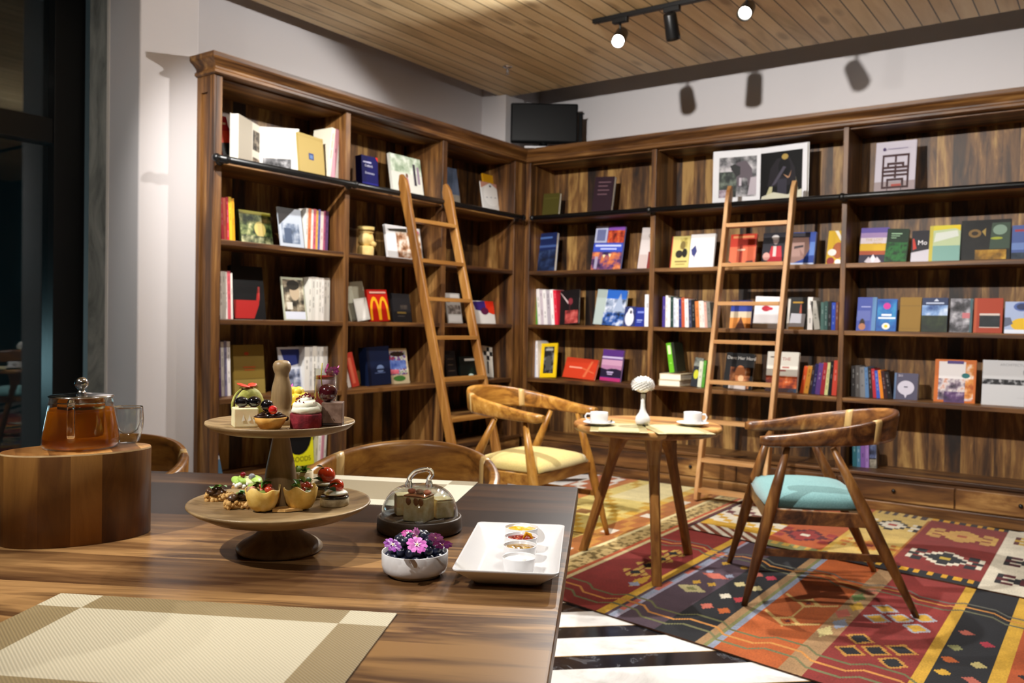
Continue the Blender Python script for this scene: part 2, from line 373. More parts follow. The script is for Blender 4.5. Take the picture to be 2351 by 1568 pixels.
# ladders
def ladder(label,top,foot,half,zr,mats,axis):
    """top/foot: centre points; half: half width vector; rails hooked over the rod"""
    root=thing('library_ladder',label,'ladder',(foot[0],foot[1],0)); T=Matrix.Translation(-Vector((foot[0],foot[1],0)))
    tp,ft,hv=Vector(top),Vector(foot),Vector(half); d=(tp-ft).normalized(); w=hv.normalized(); nrm=d.cross(w).normalized()
    L=(tp-ft).length
    for s in (-1,1):
        m=MB(); m.x=T; fr=[]
        for k,(q,wd) in enumerate([(0,.030),(.05,.032),(L-.36,.032),(L-.2,.034),(L-.1,.040),(L-.02,.034),(L+.03,.012)]):
            c=ft+hv*s+d*q; 
            if q>L-.15: c=c-nrm*0
            fr.append([c+w*(a*.0145)+nrm*(b*wd) for a,b in ((-1,-.8),(-.8,-1),(.8,-1),(1,-.8),(1,.8),(.8,1),(-.8,1),(-1,.8))])
        m.sweep(fr,mats[0],False); o=m.build('rail',root)
        m=MB(); m.x=T; m.box(*[x for x in (ft+hv*s+d*.03-Vector((.018,.03,.012)))[:]],*[x for x in (ft+hv*s+d*.03+Vector((.018,.03,.012)))[:]],M_black,.003)
    for z in zr:
        q=(z-ft.z)/d.z; c=ft+d*q; m=MB(); m.x=T
        a,b=c-hv+w*.0146,c+hv-w*.0146
        fr=[[p+Vector((nrm.x,nrm.y,0)).normalized()*(u*.036)+Vector((0,0,1))*(v*.0125) for u,v in ((-1,-1),(1,-1),(1,1),(-1,1))] for p in (a,b)]
        m.sweep(fr,mats[1],False); m.build('rung',root)
    return root
W_lad=wood('ladder_wood',['8a5a30','a87848','bb9060','cda878'],2,scale=8,rough=.4); W_lad2=wood('ladder_rung_wood',['8a5a30','a87848','bb9060','cda878'],0,scale=8,rough=.4)
W_ladd=wood('ladder_wood_dark',['5e3a18','7e5222','936630','a87c42'],2,scale=8,rough=.4); W_ladd2=wood('ladder_rung_dark',['5e3a18','7e5222','936630','a87c42'],1,scale=8,rough=.4)
def rungz(pxs,f,t,hv):
    out=[]
    for px,py in pxs:
        # plane of the ladder: contains t-f and hv
        n=(Vector(t)-Vector(f)).cross(Vector(hv)); v=ray(px,py); k=(Vector(f)-CAM).dot(n)/v.dot(n); out.append((CAM+v*k).z)
    return out
ft,tp,hv=(-2.045,5.36,.0175),(-2.025,5.765,2.13),(.225,0,0)
ladder('pale wooden ladder leaning on the right bookcase between two cafe chairs',tp,ft,hv,rungz([(1735,515),(1730,607),(1722,697),(1705,786),(1697,880),(1680,972),(1660,1060),(1650,1130)],ft,tp,hv),(W_lad,W_lad2),0)
ft,tp,hv=(-3.40,4.50,.005),(-3.965,4.50,2.13),(0,.23,0)
ladder('dark wooden ladder leaning on the left bookcase',tp,ft,hv,rungz([(1000,514),(1010,603),(1035,689),(1060,775),(1070,868),(1080,958)],ft,tp,hv)+[.20],(W_ladd,W_ladd2),1)
# monitor standing on top of the bookcases in the corner
def monitor():
    c=Vector((-3.895,5.88,ZCOR-.003)); root=thing('monitor','black flat monitor on top of the bookcases in the corner','monitor',c,R(35))
    B1=paint('060709',.6,'monitor_black',.12); SC=paint('040507',.35,'monitor_screen',.15)
    m=MB(); m.box(-.275,-.03,.055,.275,.035,.375,B1,.012); m.build('housing',root)
    m=MB(); m.box(-.262,-.0315,.07,.262,-.0295,.362,SC); m.build('screen',root)
    m=MB(); m.tube([(0,.01,.02),(0,.01,.1)],.03,B1,12); m.box(-.16,-.07,.0,.16,.09,.018,paint('c9ccd2',.3,'pale_plastic'),.006); m.build('stand',root)
    m=MB(); m.box(.285,.0,.0,.315,.04,.30,B1,.004); m.box(.270,.01,.3005,.33,.03,.31,B1,.003); 
    m.build('speaker_bar',root)
monitor()
# track lighting
def spot_head(label,x,y,aim,group,lit=True,energy=0,z=ZC,cone=110,blend=.8,laim=None):
    root=thing('spotlight',label,'spotlight',(x,y,z-.025),0,group)
    aimv=(Vector(aim)-Vector((x,y,z-.12))).normalized(); q=aimv.to_track_quat('-Z','Y').to_matrix().to_4x4()
    m=MB(); m.box(-.05,-.018,-.03,.05,.018,0,M_black,.004); m.tube([(0,0,-.03),(0,0,-.075)],.007,M_black,8); m.build('adapter',root)
    m=MB(); m.x=Matrix.Translation((0,0,-.115))@q; m.shell([(.0,.075),(.034,.075),(.038,.068),(.042,-.055),(.042,-.075),(.037,-.075),(.035,-.045),(.0,-.045)],M_black,24,closed=False); m.build('can',root)
    m=MB(); m.x=Matrix.Translation((0,0,-.115))@q; m.lathe([(.0,-.044),(.030,-.044),(.033,-.050),(.026,-.058),(0,-.061)],LENS if lit else paint('1b1b1d',.2,'dark_lens'),20); m.build('lamp',root)
    if lit and energy:
        lv=(Vector(laim)-Vector((x,y,z-.12))).normalized() if laim else aimv
        ld=bpy.data.lights.new('spot_lamp','SPOT'); ld.energy=energy; ld.color=(1.0,.97,.925); ld.spot_size=R(cone); ld.spot_blend=.15 if cone>150 else blend; ld.shadow_soft_size=.03
        lo=bpy.data.objects.new('spot_lamp',ld); COL.objects.link(lo); lo.parent=root
        lo.location=Vector((0,0,-.115))+aimv*.085; lo.rotation_euler=lv.to_track_quat('-Z','Y').to_euler()
    return root
LENS=emit('lit_lens','fff4e0',60)
def track(label,x0,x1,y):
    m=MB(); m.box(x0,y-.017,ZC-.026,x1,y+.017,ZC-.0005,M_black,.003); o=m.build('track_rail'); tag(o,label,'light track')
track('black ceiling light track holding the two glaring spotlights',-2.72,1.2,4.64)
G='track spotlights on the pine ceiling'
ES=120
spot_head('glaring spotlight at the left end of the ceiling track',-2.53,4.64,(-1.7,1.9,.9),G,True,ES*.75,cone=174,laim=(-2.75,3.4,.6))
spot_head('unlit black spotlight can hanging between the two glaring spotlights',-2.19,4.64,(-2.3,5.8,1.0),G,False)
spot_head('largest glaring spotlight at the top edge, right of the dark can',-1.73,4.62,(-1.1,1.2,.7),G,True,ES*1.85,cone=115)
spot_head('spotlight on the track above the frame, right of the glaring pair',-.9,4.64,(-.9,3.5,.0),G,True,ES*.6,cone=90)
E2=190
track('black ceiling light track above the dining table',-3.2,1.6,1.75)
G2='track spotlights above the dining table'
for i,(x,aim,e,cn) in enumerate([(-3.0,(-4.05,4.5,1.0),1.05,74),(-2.05,(-2.0,5.85,1.1),1.9,92),(-1.1,(-1.55,1.55,.75),.27,75),(-.2,(-.6,5.85,1.0),.3,70),(.8,(.4,5.85,1.2),.5,75)]):
    spot_head('spotlight on the track over the dining table, number %s from the window'%['one','two','three','four','five'][i],x,1.75,aim,G2,True,E2*e,cone=cn)
track('black ceiling light track behind the viewpoint',-2.6,1.0,-.6)
for i,(x,aim,e,cn) in enumerate([(-1.7,(-1.08,1.15,.82),1.0,38),(.3,(-.6,1.0,.75),.15,80),(-2.5,(-4.6,2.4,1.5),.3,60)]):  # right and left heads added as unseen fill, left one for the marble jamb
    spot_head('spotlight on the track behind the viewpoint, %s one'%['middle','right','left'][i],x,-.6,aim,G2,True,E2*e,cone=cn)
# sprinkler
r_=thing('sprinkler','small chrome fire sprinkler on the pine ceiling near the corner','sprinkler',onz(1165,152,ZC)[:2]+(ZC,))
m=MB(); m.lathe([(.035,-.0005),(.036,-.006),(.022,-.012),(.012,-.014)],M_steel,20); m.build('escutcheon',r_)
m=MB(); m.lathe([(.010,-.014),(.010,-.035),(.006,-.04),(.006,-.055)],M_steel,12); m.lathe([(.0,-.055),(.016,-.056),(.016,-.059),(0,-.06)],M_steel,14); m.build('nozzle',r_)
ld=bpy.data.lights.new('street_glow','POINT'); ld.energy=14; ld.color=(.55,.85,.9); ld.shadow_soft_size=.2; lo=bpy.data.objects.new('street_glow',ld); COL.objects.link(lo); lo.location=(-6.6,1.5,.8)  # unseen lamp added to brighten the teal wall beyond the window
# faint ambient from the night outside
w_=bpy.data.worlds.new('world'); S.world=w_; w_.use_nodes=True; b=w_.node_tree.nodes['Background']; b.inputs[0].default_value=(.25,.45,.5,1); b.inputs[1].default_value=.01
S.view_settings.view_transform='Standard'; S.view_settings.look='None'; S.view_settings.gamma=1; S.view_settings.use_curve_mapping=False; S.view_settings.exposure=0.8
S.cycles.use_denoising=True; S.cycles.max_bounces=8; S.cycles.transparent_max_bounces=24; S.cycles.caustics_refractive=False; S.cycles.caustics_reflective=False; S.cycles.sample_clamp_indirect=6
# ---------------------------------------------------------------- books
M_pages=speckle(['e6dfcd','f1ecdf'],60,3,stretch=(1,1,8),name='page_block')
ZSH=[2.05,1.607,1.165,.722,.25]
def r(x0,y0,x1,y1,c): return ('r',x0,y0,x1,y1,c)
def e(cx,cy,rx,ry,c): return ('e',cx,cy,rx,ry,c)
def po(pts,c): return ('p',pts,c)
def tx(s,x,y,h,c): return ('t',s,x,y,h,c)
def ns(x0,y0,x1,y1,cols,sc=18): return ('n',x0,y0,x1,y1,cols,sc)
_ns={}
def deep(c):
    q=[(int(c[i:i+2],16)/255)**1.22 for i in (0,2,4)]; return '%02x%02x%02x'%tuple(int(255*v+.5) for v in q)
def artmat(c): return paint(deep(c),.5,'cover_ink',.22)
def nsmat(cols,sc):
    k=(tuple(cols),sc)
    if k not in _ns: _ns[k]=speckle([deep(c) for c in cols],sc,6,.5,name='cover_picture',contrast=1.6,spec=.22)
    return _ns[k]
def draw(m,art,x0,z0,w,h,y,step=.00035):
    """flat printed shapes on a cover facing -y"""
    for i,a in enumerate(art):
        yy=y-step*(i+1); k=a[0]; X=lambda u:x0+u*w; Z=lambda v:z0+v*h
        if k=='r' or k=='n':
            mat=artmat(a[5]) if k=='r' else nsmat(a[5],a[6])
            m.add([(X(a[1]),yy,Z(a[2])),(X(a[3]),yy,Z(a[2])),(X(a[3]),yy,Z(a[4])),(X(a[1]),yy,Z(a[4]))],[(0,1,2,3)],mat)
        elif k=='e':
            vs=[(X(a[1]+a[3]*math.cos(q*PI/10)),yy,Z(a[2]+a[4]*math.sin(q*PI/10))) for q in range(20)]; m.add(vs,[tuple(range(20))],artmat(a[5]) if isinstance(a[5],str) else nsmat(*a[5]))
        elif k=='p': m.add([(X(u),yy,Z(v)) for u,v in a[1]],[tuple(range(len(a[1])))],artmat(a[2]) if isinstance(a[2],str) else nsmat(*a[2]))
        elif k=='t':
            vs,fs=text_mesh(a[1],1.0); sz=a[4]*h/.7; m.add([(X(a[2])+v[0]*sz,yy,Z(a[3])+v[1]*sz) for v in vs],fs,artmat(a[5]))
def make_book(name,label,cat,w,h,t,cover,art,loc,rot,group=None,spine=False,hard=.0022):
    """local x: viewer's right, y: into the shelf, z: up; a face-out book is w wide, t deep; a spine-out one is t wide, w deep"""
    cm=cover if not isinstance(cover,str) else artmat(cover)
    m=MB(); g=hard
    if not spine:
        m.box(-w/2,0,0,w/2,g,h,cm); m.box(-w/2,t-g,0,w/2,t,h,cm); m.box(-w/2,g,0,-w/2+g,t-g,h,cm)
        draw(m,art,-w/2,0,w,h,0)
    else:
        m.box(-t/2,0,0,t/2,g,h,cm); m.box(-t/2,g,0,-t/2+g,w,h,cm); m.box(t/2-g,g,0,t/2,w,h,cm)
        draw(m,art,-t/2,0,t,h,0)
    o=m.build(name,None,loc,rot); tag(o,label,cat,group)
    m=MB()
    if not spine: m.box(-w/2+g,g,.003,w/2-.003,t-g,h-.003,M_pages)
    else: m.box(-t/2+g,g,.003,t/2-g,w-.003,h-.003,M_pages)
    m.build('pages',o)
    return o
def span(wall,shelf,xl,xr,yt,d,lean):
    zs=ZSH[shelf]; zt=zs
    if wall=='R':
        ym=(yt+onpx(wall,xl,zs,d))/2; a=ony(xl,ym,YR+d); b=ony(xr,ym,YR+d); w=b.x-a.x; c=((a.x+b.x)/2,YR+d)
        f=lambda dd:ony((xl+xr)/2,yt,YR+dd).z-zs
    else:
        ym=(yt+onpx(wall,xl,zs,d))/2; a=onx(xl,ym,XL-d); b=onx(xr,ym,XL-d); w=b.y-a.y; c=(XL-d,(a.y+b.y)/2)
        f=lambda dd:onx((xl+xr)/2,yt,XL-dd).z-zs
    h=f(d); 
    for _ in range(3): h=f(d+h*math.tan(lean)) 
    return c,zs,w,h/max(.3,math.cos(lean))*math.cos(lean),h/math.cos(lean)
def onpx(wall,px,z,d):  # row where the shelf top meets column px, roughly
    v=onz(px,900,z) if z<HC else onz(px,600,z)
    lo,hi=-200,1800
    for _ in range(30):
        m=(lo+hi)/2; q=(ony(px,m,YR+d) if wall=='R' else onx(px,m,XL-d)).z
        if q>z: lo=m
        else: hi=m
    return lo
def place(wall,c,zs,lean,roll,yawd=0):
    rz=(0 if wall=='R' else PI/2)+R(yawd)
    return (c[0],c[1],zs+.001),Euler((-lean,R(roll),rz),'XYZ')
def face(wall,shelf,xl,xr,yt,cov,art,label,t=.02,d=None,lean=10,roll=0,name='book',cat=None,group=None,yawd=0):
    L=R(lean)
    if d is None: d=.17 if wall=='R' else .16
    c,zs,w,_,h=span(wall,shelf,xl,xr,yt,d,L)
    hb=h; top=d+h*math.sin(L)+t
    if top>.355: d-=top-.355; c=(c[0],YR+d) if wall=='R' else (XL-d,c[1])
    loc,rot=place(wall,c,zs,L,roll,yawd)
    if roll:  # keep the lower corner on the shelf
        loc=(loc[0],loc[1],loc[2]+abs(math.sin(R(roll)))*w/2)
    cat=cat or ('magazine' if name=='magazine' else 'book')
    return make_book(name,label,cat,w,h,t,cov,art,loc,rot,group)
ORD=['first','second','third','fourth','fifth','sixth','seventh','eighth','ninth','tenth','eleventh','twelfth','thirteenth','fourteenth','fifteenth','sixteenth']
def row(wall,shelf,xl,xr,yt,cols,desc,d=.12,roll=0,deep=.17,name='book',noun='book',jit=.012,seed=1,lines=True,yr=None):
    rnd=random.Random(seed); c,zs,w,_,h=span(wall,shelf,xl,xr,yt,d,0); n=len(cols); cat='magazine' if name=='magazine' else 'book'
    ws=[rnd.uniform(.75,1.25) for _ in cols]; s=sum(ws); ws=[q/s*w for q in ws]; a=-w/2; hh=h
    if yr is not None:
        _,_,_,_,h2=span(wall,shelf,xl,xr,yr,d,0)
    for i,(hx,nm) in enumerate(cols):
        t=ws[i]-.0008; u=a+ws[i]/2; a+=ws[i]
        hi=(h if yr is None else h+(h2-h)*i/max(1,n-1))-rnd.uniform(0,jit)
        rl=roll[0]+(roll[1]-roll[0])*i/max(1,n-1) if isinstance(roll,tuple) else roll
        tt=t*math.cos(R(rl))*.98
        cc=(c[0]+u,c[1]) if wall=='R' else (c[0],c[1]+u)
        hi=hi/math.cos(R(rl)); off=-hi*math.sin(R(rl))/2
        cc=(cc[0]+0,cc[1])
        art=[]
        if lines:
            q=[int(hx[k:k+2],16) for k in (0,2,4)]; lt=sum(q)>390
            ink='%02x%02x%02x'%tuple(int(k*.8) if lt else int(k+(225-k)*.4) for k in q)
            y=.9
            while y>.25:
                L=rnd.uniform(.04,.16); 
                if rnd.random()<.55: art.append(r(.36,y-L,.64,y,ink))
                y-=L+rnd.uniform(.02,.08)
        loc,rot=place(wall,cc,zs+abs(math.sin(R(rl)))*t/2,0,rl)
        make_book(name,'%s %s, %s from left in %s'%(nm,noun,ORD[i],desc),cat,deep+rnd.uniform(-.01,.005),hi,tt,hx,art,loc,rot,desc,True,.0012)
RB='right bookcase'; LB='left bookcase'
# ======== left bookcase, first bay
face('L',0,517,545,275,'c2384a',[r(0,0,1,.45,'14121a'),r(0,.45,1,.7,'e0604a'),r(.2,.83,.8,.87,'f0e0d0')],'red and black book tilting against the left end of the top shelf',t=.03,roll=-9,d=.14)
def open_book(label,wall,shelf,xl,xm,xr,yt,left_art,right_art,tl,tr,dl,dr,dm,cov='e8e4da'):
    """two leaves meeting at a spine nearer the wall; d* are the depths of outer left, outer right and the fold"""
    c,zs,w,_,h=span(wall,shelf,xl,xr,yt,dl,0)
    def pt(px,d):
        q=onx(px,400,XL-d) if wall=='L' else ony(px,400,YR+d); return Vector((q.x,q.y,0))
    a,b,m_=pt(xl,dl),pt(xr,dr),pt(xm,dm); root=thing('open_book',label,'book',(m_.x,m_.y,zs+.001))
    for p,q,art,t,nm in ((a,m_,left_art,tl,'left_pages'),(m_,b,right_art,tr,'right_pages')):
        L=(q-p).length; ang=math.atan2((q-p).y,(q-p).x); m=MB(); m.box(0,0,0,L,t,h,M_pages); draw(m,art,0,0,L,h,0); o=m.build(nm,root,(p.x-m_.x,p.y-m_.y,0),(0,0,ang))
        m=MB(); m.box(-.004,t+.0004,-.0005,L+.004,t+.003,h+.004,artmat(cov)); m.build('cover',o)
open_book('open white art book standing on the top shelf of the left bookcase','L',0,546,596,684,278,[r(.02,0,.62,1,'cfc8ba'),ns(.66,.45,.98,.85,['2a2620','6f675c','b7ad9c'],30),ns(.66,.05,.98,.3,['3a3028','8f7f6f','d8c8b8'],40)],[r(0,0,1,1,'eceae6'),ns(.08,.06,.82,.36,['3a3a3e','77777b','b9b9bd'],22),r(.1,.5,.85,.505,'c9c7c4'),r(.1,.6,.85,.605,'c9c7c4'),r(.1,.7,.85,.705,'c9c7c4'),r(.1,.8,.85,.805,'c9c7c4')],.045,.02,.10,.11,.26)
face('L',0,690,748,315,'b9a468',[r(.38,.40,.58,.56,'3a4a80'),r(.42,.43,.54,.52,'6a86b0'),r(0,.93,1,.935,'a08c50')],'tan catalogue with a small blue picture, before magazines on the top shelf',t=.018,d=.04,roll=3)
row('L',0,750,778,292,[('ece6d4','cream'),('d8a8b4','pink'),('e6e2de','white')],'the leaning trio beside the tan catalogue',d=.065,roll=7,name='magazine',noun='magazine',seed=3)
# second shelf
row('L',1,509,541,452,[('d8485c','crimson'),('e8806a','coral'),('d23a50','red'),('e8c83c','yellow'),('e6b030','gold')],'the bright row left of the garden book',roll=-3,name='magazine',noun='magazine',seed=5)
face('L',1,556,628,487,'3a4a30',[ns(0,0,1,1,['20301c','4a5a34','8f9a68','d8d4a4'],16),r(0,0,.0,.0,'000000'),e(.62,.5,.18,.22,'d8c880'),r(.55,.3,.72,.62,'c9b878'),ns(0,0,1,.3,['3a4030','7a8060','c8c8a0'],25),r(0,.9,1,1,'8a8430')],'painted garden landscape book on the second shelf of the left bookcase',t=.03,d=.2)
face('L',1,646,700,480,'c4ccd8',[ns(.1,.12,.85,.62,['4a566a','8896ac','c8d0dc'],14),r(.2,.12,.5,.5,'5a6a84'),po([(0,1),(.75,1),(0,.55)],'3a3634')],'pale blue magazine with a house picture on the second shelf',t=.008,d=.11,name='magazine')  # dark top-left triangle is a corner shadow drawn into the cover colours
row('L',1,701,753,480,[('eeeae4','white'),('e8946a','orange'),('f0ece6','white'),('d87c8c','rose'),('e8c060','amber'),('7a78b8','lilac'),('ead8d0','blush'),('b8688a','plum'),('8a6a9a','violet')],'the slim row beside the house magazine',roll=1,name='magazine',noun='magazine',seed=8)
# third shelf
row('L',2,506,536,622,[('ece8e2','white'),('e4e0da','off-white'),('f0ece8','bright white'),('d8707a','red-edged'),('ece8e2','white')],'the white row left of the wine glass book',roll=-2,name='magazine',noun='magazine',seed=9)
face('L',2,540,612,612,'0f0c0e',[po([(.0,.02),(.62,.02),(.80,.28),(.86,.62),(.80,.62),(.72,.36),(.0,.36)],'b4302c'),po([(.80,.62),(.86,.62),(.82,.34)],'d86058'),r(.1,.62,.8,.625,'3a2428')],'black book with a red wine glass on the third shelf',t=.035,d=.18,lean=8)
face('L',2,655,706,638,'c8ccb8',[ns(.05,.2,.95,.95,['2a2620','5a544a','a89c88','d8d0bc'],14),e(.55,.66,.22,.2,'c8b8a0'),e(.5,.82,.28,.12,'3a342c'),r(.05,.02,.95,.2,'dce0ec'),r(.15,.25,.4,.42,'e0dcd0')],'magazine with a sepia portrait beside white spines on the third shelf',t=.008,d=.12,name='magazine')
row('L',2,708,757,637,[('eceae4','white'),('e2e0da','pale'),('f0eee8','bright white'),('e6e4de','ivory'),('eeeae6','snow white'),('e0ded8','light grey'),('eceae4','white')],'the white row beside the sepia portrait',name='magazine',noun='magazine',seed=12,jit=.004)
# fourth shelf
row('L',3,504,531,782,[('6a5480','purple'),('d8d4d0','white'),('8a86a0','grey-violet'),('e6e2e0','pale')],'the row left of the gold book',roll=-2,name='magazine',noun='magazine',seed=14)
face('L',3,540,610,792,'8a7438',[r(0,0,1,.3,'a08c50'),r(.02,.3,.98,.31,'6a5828'),e(.42,.82,.08,.035,'b05030'),r(.3,.53,.7,.56,'b0602c'),r(.34,.48,.66,.5,'b0602c'),r(.15,.12,.75,.16,'7a6838')],'old gold box-like book on the fourth shelf of the left bookcase',t=.05,d=.15,lean=5)
face('L',3,648,698,797,'d8dce8',[po([(.1,.95),(1,.95),(.9,.62),(.3,.55)],'3a4890'),ns(.1,.05,.9,.5,['2a3048','8890a8','dce0ec'],16)],'white and blue magazine on the fourth shelf, behind the cake stand handle',t=.008,d=.13,name='magazine')
row('L',3,699,752,795,[('eceae6','white'),('dcdcdc','light grey'),('f0eee8','bright white'),('e2e2e0','pale grey'),('eceae6','ivory'),('e6e4e0','white')],'the white row above the pink dessert glass',name='magazine',noun='magazine',seed=15,jit=.005)
# bottom
face('L',4,499,513,1012,'dfe4ea',[r(0,0,1,.5,'6a90b0'),r(0,.6,1,.7,'2a3a60')],'white and blue magazine leaning in the bottom left corner of the bookcase',t=.02,d=.12,roll=-6,name='magazine')
face('L',4,655,722,955,'d8d428',[e(.5,.62,.46,.40,'0e1014'),tx('GOODS',.55,.13,.10,'20221c')],'yellow magazine with a big black disc under the upper cake plate',t=.01,d=.12,lean=6,name='magazine')
row('L',4,723,748,960,[('c8c4a8','beige'),('eae6e0','white'),('d8a0b0','pink'),('eceae4','white')],'the thin row beside the black disc magazine',roll=3,name='magazine',noun='magazine',seed=17)
# ======== left bookcase, second bay
face('L',0,833,870,360,'1c1c66',[r(.1,.80,.6,.84,'c8c8e4'),tx('Oxford',.42,.72,.07,'e8e8f4'),tx('Dictionary',.48,.52,.06,'d8d8ec'),po([(.85,1),(1,1),(1,.88)],'d83a30'),r(0,0,1,.25,'2c2c8c'),r(.3,.08,.8,.18,'5a5ac0')],'thick navy blue dictionary on the top shelf of the left bookcase',t=.06,d=.14,lean=4)
face('L',0,906,976,362,'dcdcd4',[ns(0,.6,1,1,['8ea088','c0ccb8','e8ece4'],12),r(.72,.35,.80,.85,'4a4450'),r(.84,.4,.92,.8,'a090a0'),po([(.42,.2),(.56,.2),(.52,.5),(.46,.5)],'c08890'),e(.49,.55,.04,.05,'8a6a5a'),ns(0,0,1,.12,['8a8a88','c8c8c4'],20),po([(.68,.0),(1,.0),(1,.16)],'3a3438')],'white picture book behind the tip of the dark ladder, top shelf',t=.025,d=.15)
def sculpture():
    a=onx(840,560,XL-.14); root=thing('sculpture','pale carved wooden figure on the second shelf of the left bookcase','sculpture',(a.x,a.y,1.608),PI/2)
    mt=speckle(['c8a860','dcc07c','e6d098'],14,4,name='pale_carving'); h=onx(840,526,XL-.14).z-1.607
    m=MB(); m.lathe([(.052,0),(.056,.01),(.056,.055),(.05,.07)],mt,24); m.build('base_block',root)
    m=MB(); m.ball((0,0,.115),.055,mt,16,.05,.25,3); m.tube([(.0,-.03,.10),(.035,-.045,.085),(.045,-.03,.06)],[.02,.018,.012],mt,8); m.build('torso',root)
    m=MB(); m.lathe([(.040,.15),(.053,.165),(.056,.20),(.054,h-.02),(.04,h),(.0,h)],mt,24); m.build('head',root)
sculpture()
face('L',1,893,973,522,'e6e4e4',[ns(.28,.08,.98,.85,['6a4a3a','b88a68','e0d0c0','ecebe8'],16),r(.0,0,.25,.8,'f2f2f2'),po([(.05,.88),(.6,.95),(.6,.84),(.1,.82)],'4a4438'),e(.86,.88,.1,.06,'d880a0')],'white cookbook with food photos behind the dark ladder, second shelf',t=.02,d=.14)
face('L',2,806,850,652,'a8a290',[r(.05,.05,.4,.9,'b8b4a2'),tx('o',.35,.82,.05,'6a665a')],'grey cloth book leaning beside the left bookcase divider on the third shelf',t=.02,d=.17,roll=-8)
face('L',2,822,851,688,'e0ded8',[r(.1,.1,.9,.9,'eae8e2')],'small white booklet leaning in front of the grey cloth book',t=.006,d=.13,roll=-8)
arch=[]
def arc(cx,w,h,c,th=.055):
    pts=[(cx-w,.04)]+[(cx-w*math.cos(q*PI/10),.04+h*math.sin(q*PI/10)**.8) for q in range(11)]; inn=[(cx-(w-th)*math.cos(q*PI/10),.04+(h-th*1.2)*math.sin(q*PI/10)**.8) for q in range(10,-1,-1)]
    return [po([pts[i+1],pts[i+2] if i+2<len(pts) else pts[-1],inn[9-i],inn[10-i]] ,c) for i in range(10)]
face('L',2,851,897,667,'c02818',arc(.30,.24,.74,'f0b428',.10)+arc(.72,.24,.74,'f0b428',.10)+[r(.1,.88,.9,.93,'e8b8a8')],'red book with big yellow arches on the third shelf',t=.02,d=.14,roll=-2)
face('L',2,907,947,675,'2c2a2c',[r(.2,.3,.7,.36,'8a7440'),r(.2,.2,.6,.22,'6a6460'),ns(.4,.45,.8,.6,['2a2a2c','5a5048'],20)],'dark grey book right of the red book with yellow arches',t=.025,d=.16)
face('L',3,800,808,812,'d8d0c8',[],'thin white booklet beside a red one against the divider, fourth shelf',t=.012,d=.13,roll=-7)
face('L',3,810,826,810,'c04a38',[r(.2,.1,.6,.85,'d87860')],'thin red-orange book leaning beside the navy book, fourth shelf',t=.012,d=.12,roll=-9)
face('L',3,848,900,797,'1c2848',[e(.55,.42,.16,.10,'7a8cb0'),r(.36,.38,.74,.42,'1c2848'),r(.3,.3,.75,.33,'5a6a90'),r(0,0,.12,1,'121a34')],'thick navy book with a pale emblem on the fourth shelf',t=.075,d=.13,lean=6,roll=-2)
face('L',3,896,942,800,'d8c8a8',[ns(.08,.25,.92,.92,['3a2a28','b04030','4a6ab0','e8e0d0','50804a'],30),e(.5,.84,.36,.07,'4a3a30'),ns(.1,.42,.9,.66,['3a58a8','8aa0d8'],20),e(.5,.15,.3,.08,'5a8a4a'),r(.1,.28,.5,.40,'d87888')],'colourful illustrated book right of the navy book, fourth shelf',t=.015,d=.16)
# ======== left bookcase, third bay
face('L',0,1030,1060,388,'4a5464',[ns(0,.35,1,1,['4a5464','5c6678','6c7484'],6),ns(0,0,1,.35,['7a746c','9a948a'],8)],'grey-blue photo book half hidden by the ladder, top shelf',t=.02,d=.18)
face('L',0,1120,1166,407,'c89818',[r(0,.75,1,1,'d0a020')],'yellow magazine behind the white certificate, top shelf near the corner',t=.012,d=.17,name='magazine')
face('L',0,1112,1155,423,'dcdad8',[po([(.0,1),(.5,1),(.0,.8)],'c89888'),po([(1,1),(.5,1),(1,.8)],'c89888'),e(.5,.62,.40,.34,'e8e6e4'),e(.5,.9,.05,.035,'4a4a58'),r(.2,.52,.3,.54,'8a8a94'),r(.44,.54,.52,.56,'8a8a94'),r(.66,.55,.76,.57,'8a8a94')],'white certificate-like magazine before a yellow one, top shelf near the corner',t=.008,d=.145,name='magazine')
face('L',2,1030,1063,674,'bcb8b2',[ns(.05,.3,.95,.6,['4a4440','8a8078','c0b8b0'],26),r(.05,.85,.95,.97,'d8d4d0'),r(.05,.05,.95,.26,'c8c4c0')],'grey picture magazine between the dark ladder rails, third shelf',t=.01,d=.15,name='magazine')
face('L',2,1090,1152,692,'e4e0dc',[po([(0,.95),(.45,1),(.5,.5),(.3,.55),(.1,.6)],'4a3480'),po([(.45,1),(1,1),(1,.6),(.8,.45),(.5,.5)],'d83a20'),e(.42,.55,.14,.16,'6a2850'),e(.75,.6,.2,.18,'e04828')],'white book splashed with purple and red by the corner, third shelf',t=.02,d=.17)
face('L',3,1028,1052,805,'1c1816',[r(.2,.5,.7,.53,'6a5a4a'),r(.2,.7,.8,.73,'5a4a3c'),r(.2,.3,.8,.33,'5a4a3c')],'dark brown book between the dark ladder rails, fourth shelf',t=.02,d=.16)
face('L',3,1060,1098,818,'0f1c18',[po([(.2,0),(.9,0),(.7,.5)],'1c3428'),e(.6,.16,.14,.08,'c8d8d0'),r(.3,.8,.9,.9,'d8d8d0')],'black-green book with a white spot beside the checkered book',t=.02,d=.15)
chk=[r(.05+.3*i,.55+.14*j,.35+.3*i,.69+.14*j,'1a1a1c' if (i+j)%2 else 'e0dcd4') for i in range(3) for j in range(3)]
face('L',3,1112,1134,797,'e0ddd4',chk+[r(.35,.1,.5,.5,'2a2a2c')],'black and white checkered book leaning by the corner, fourth shelf',t=.012,d=.15,roll=7)
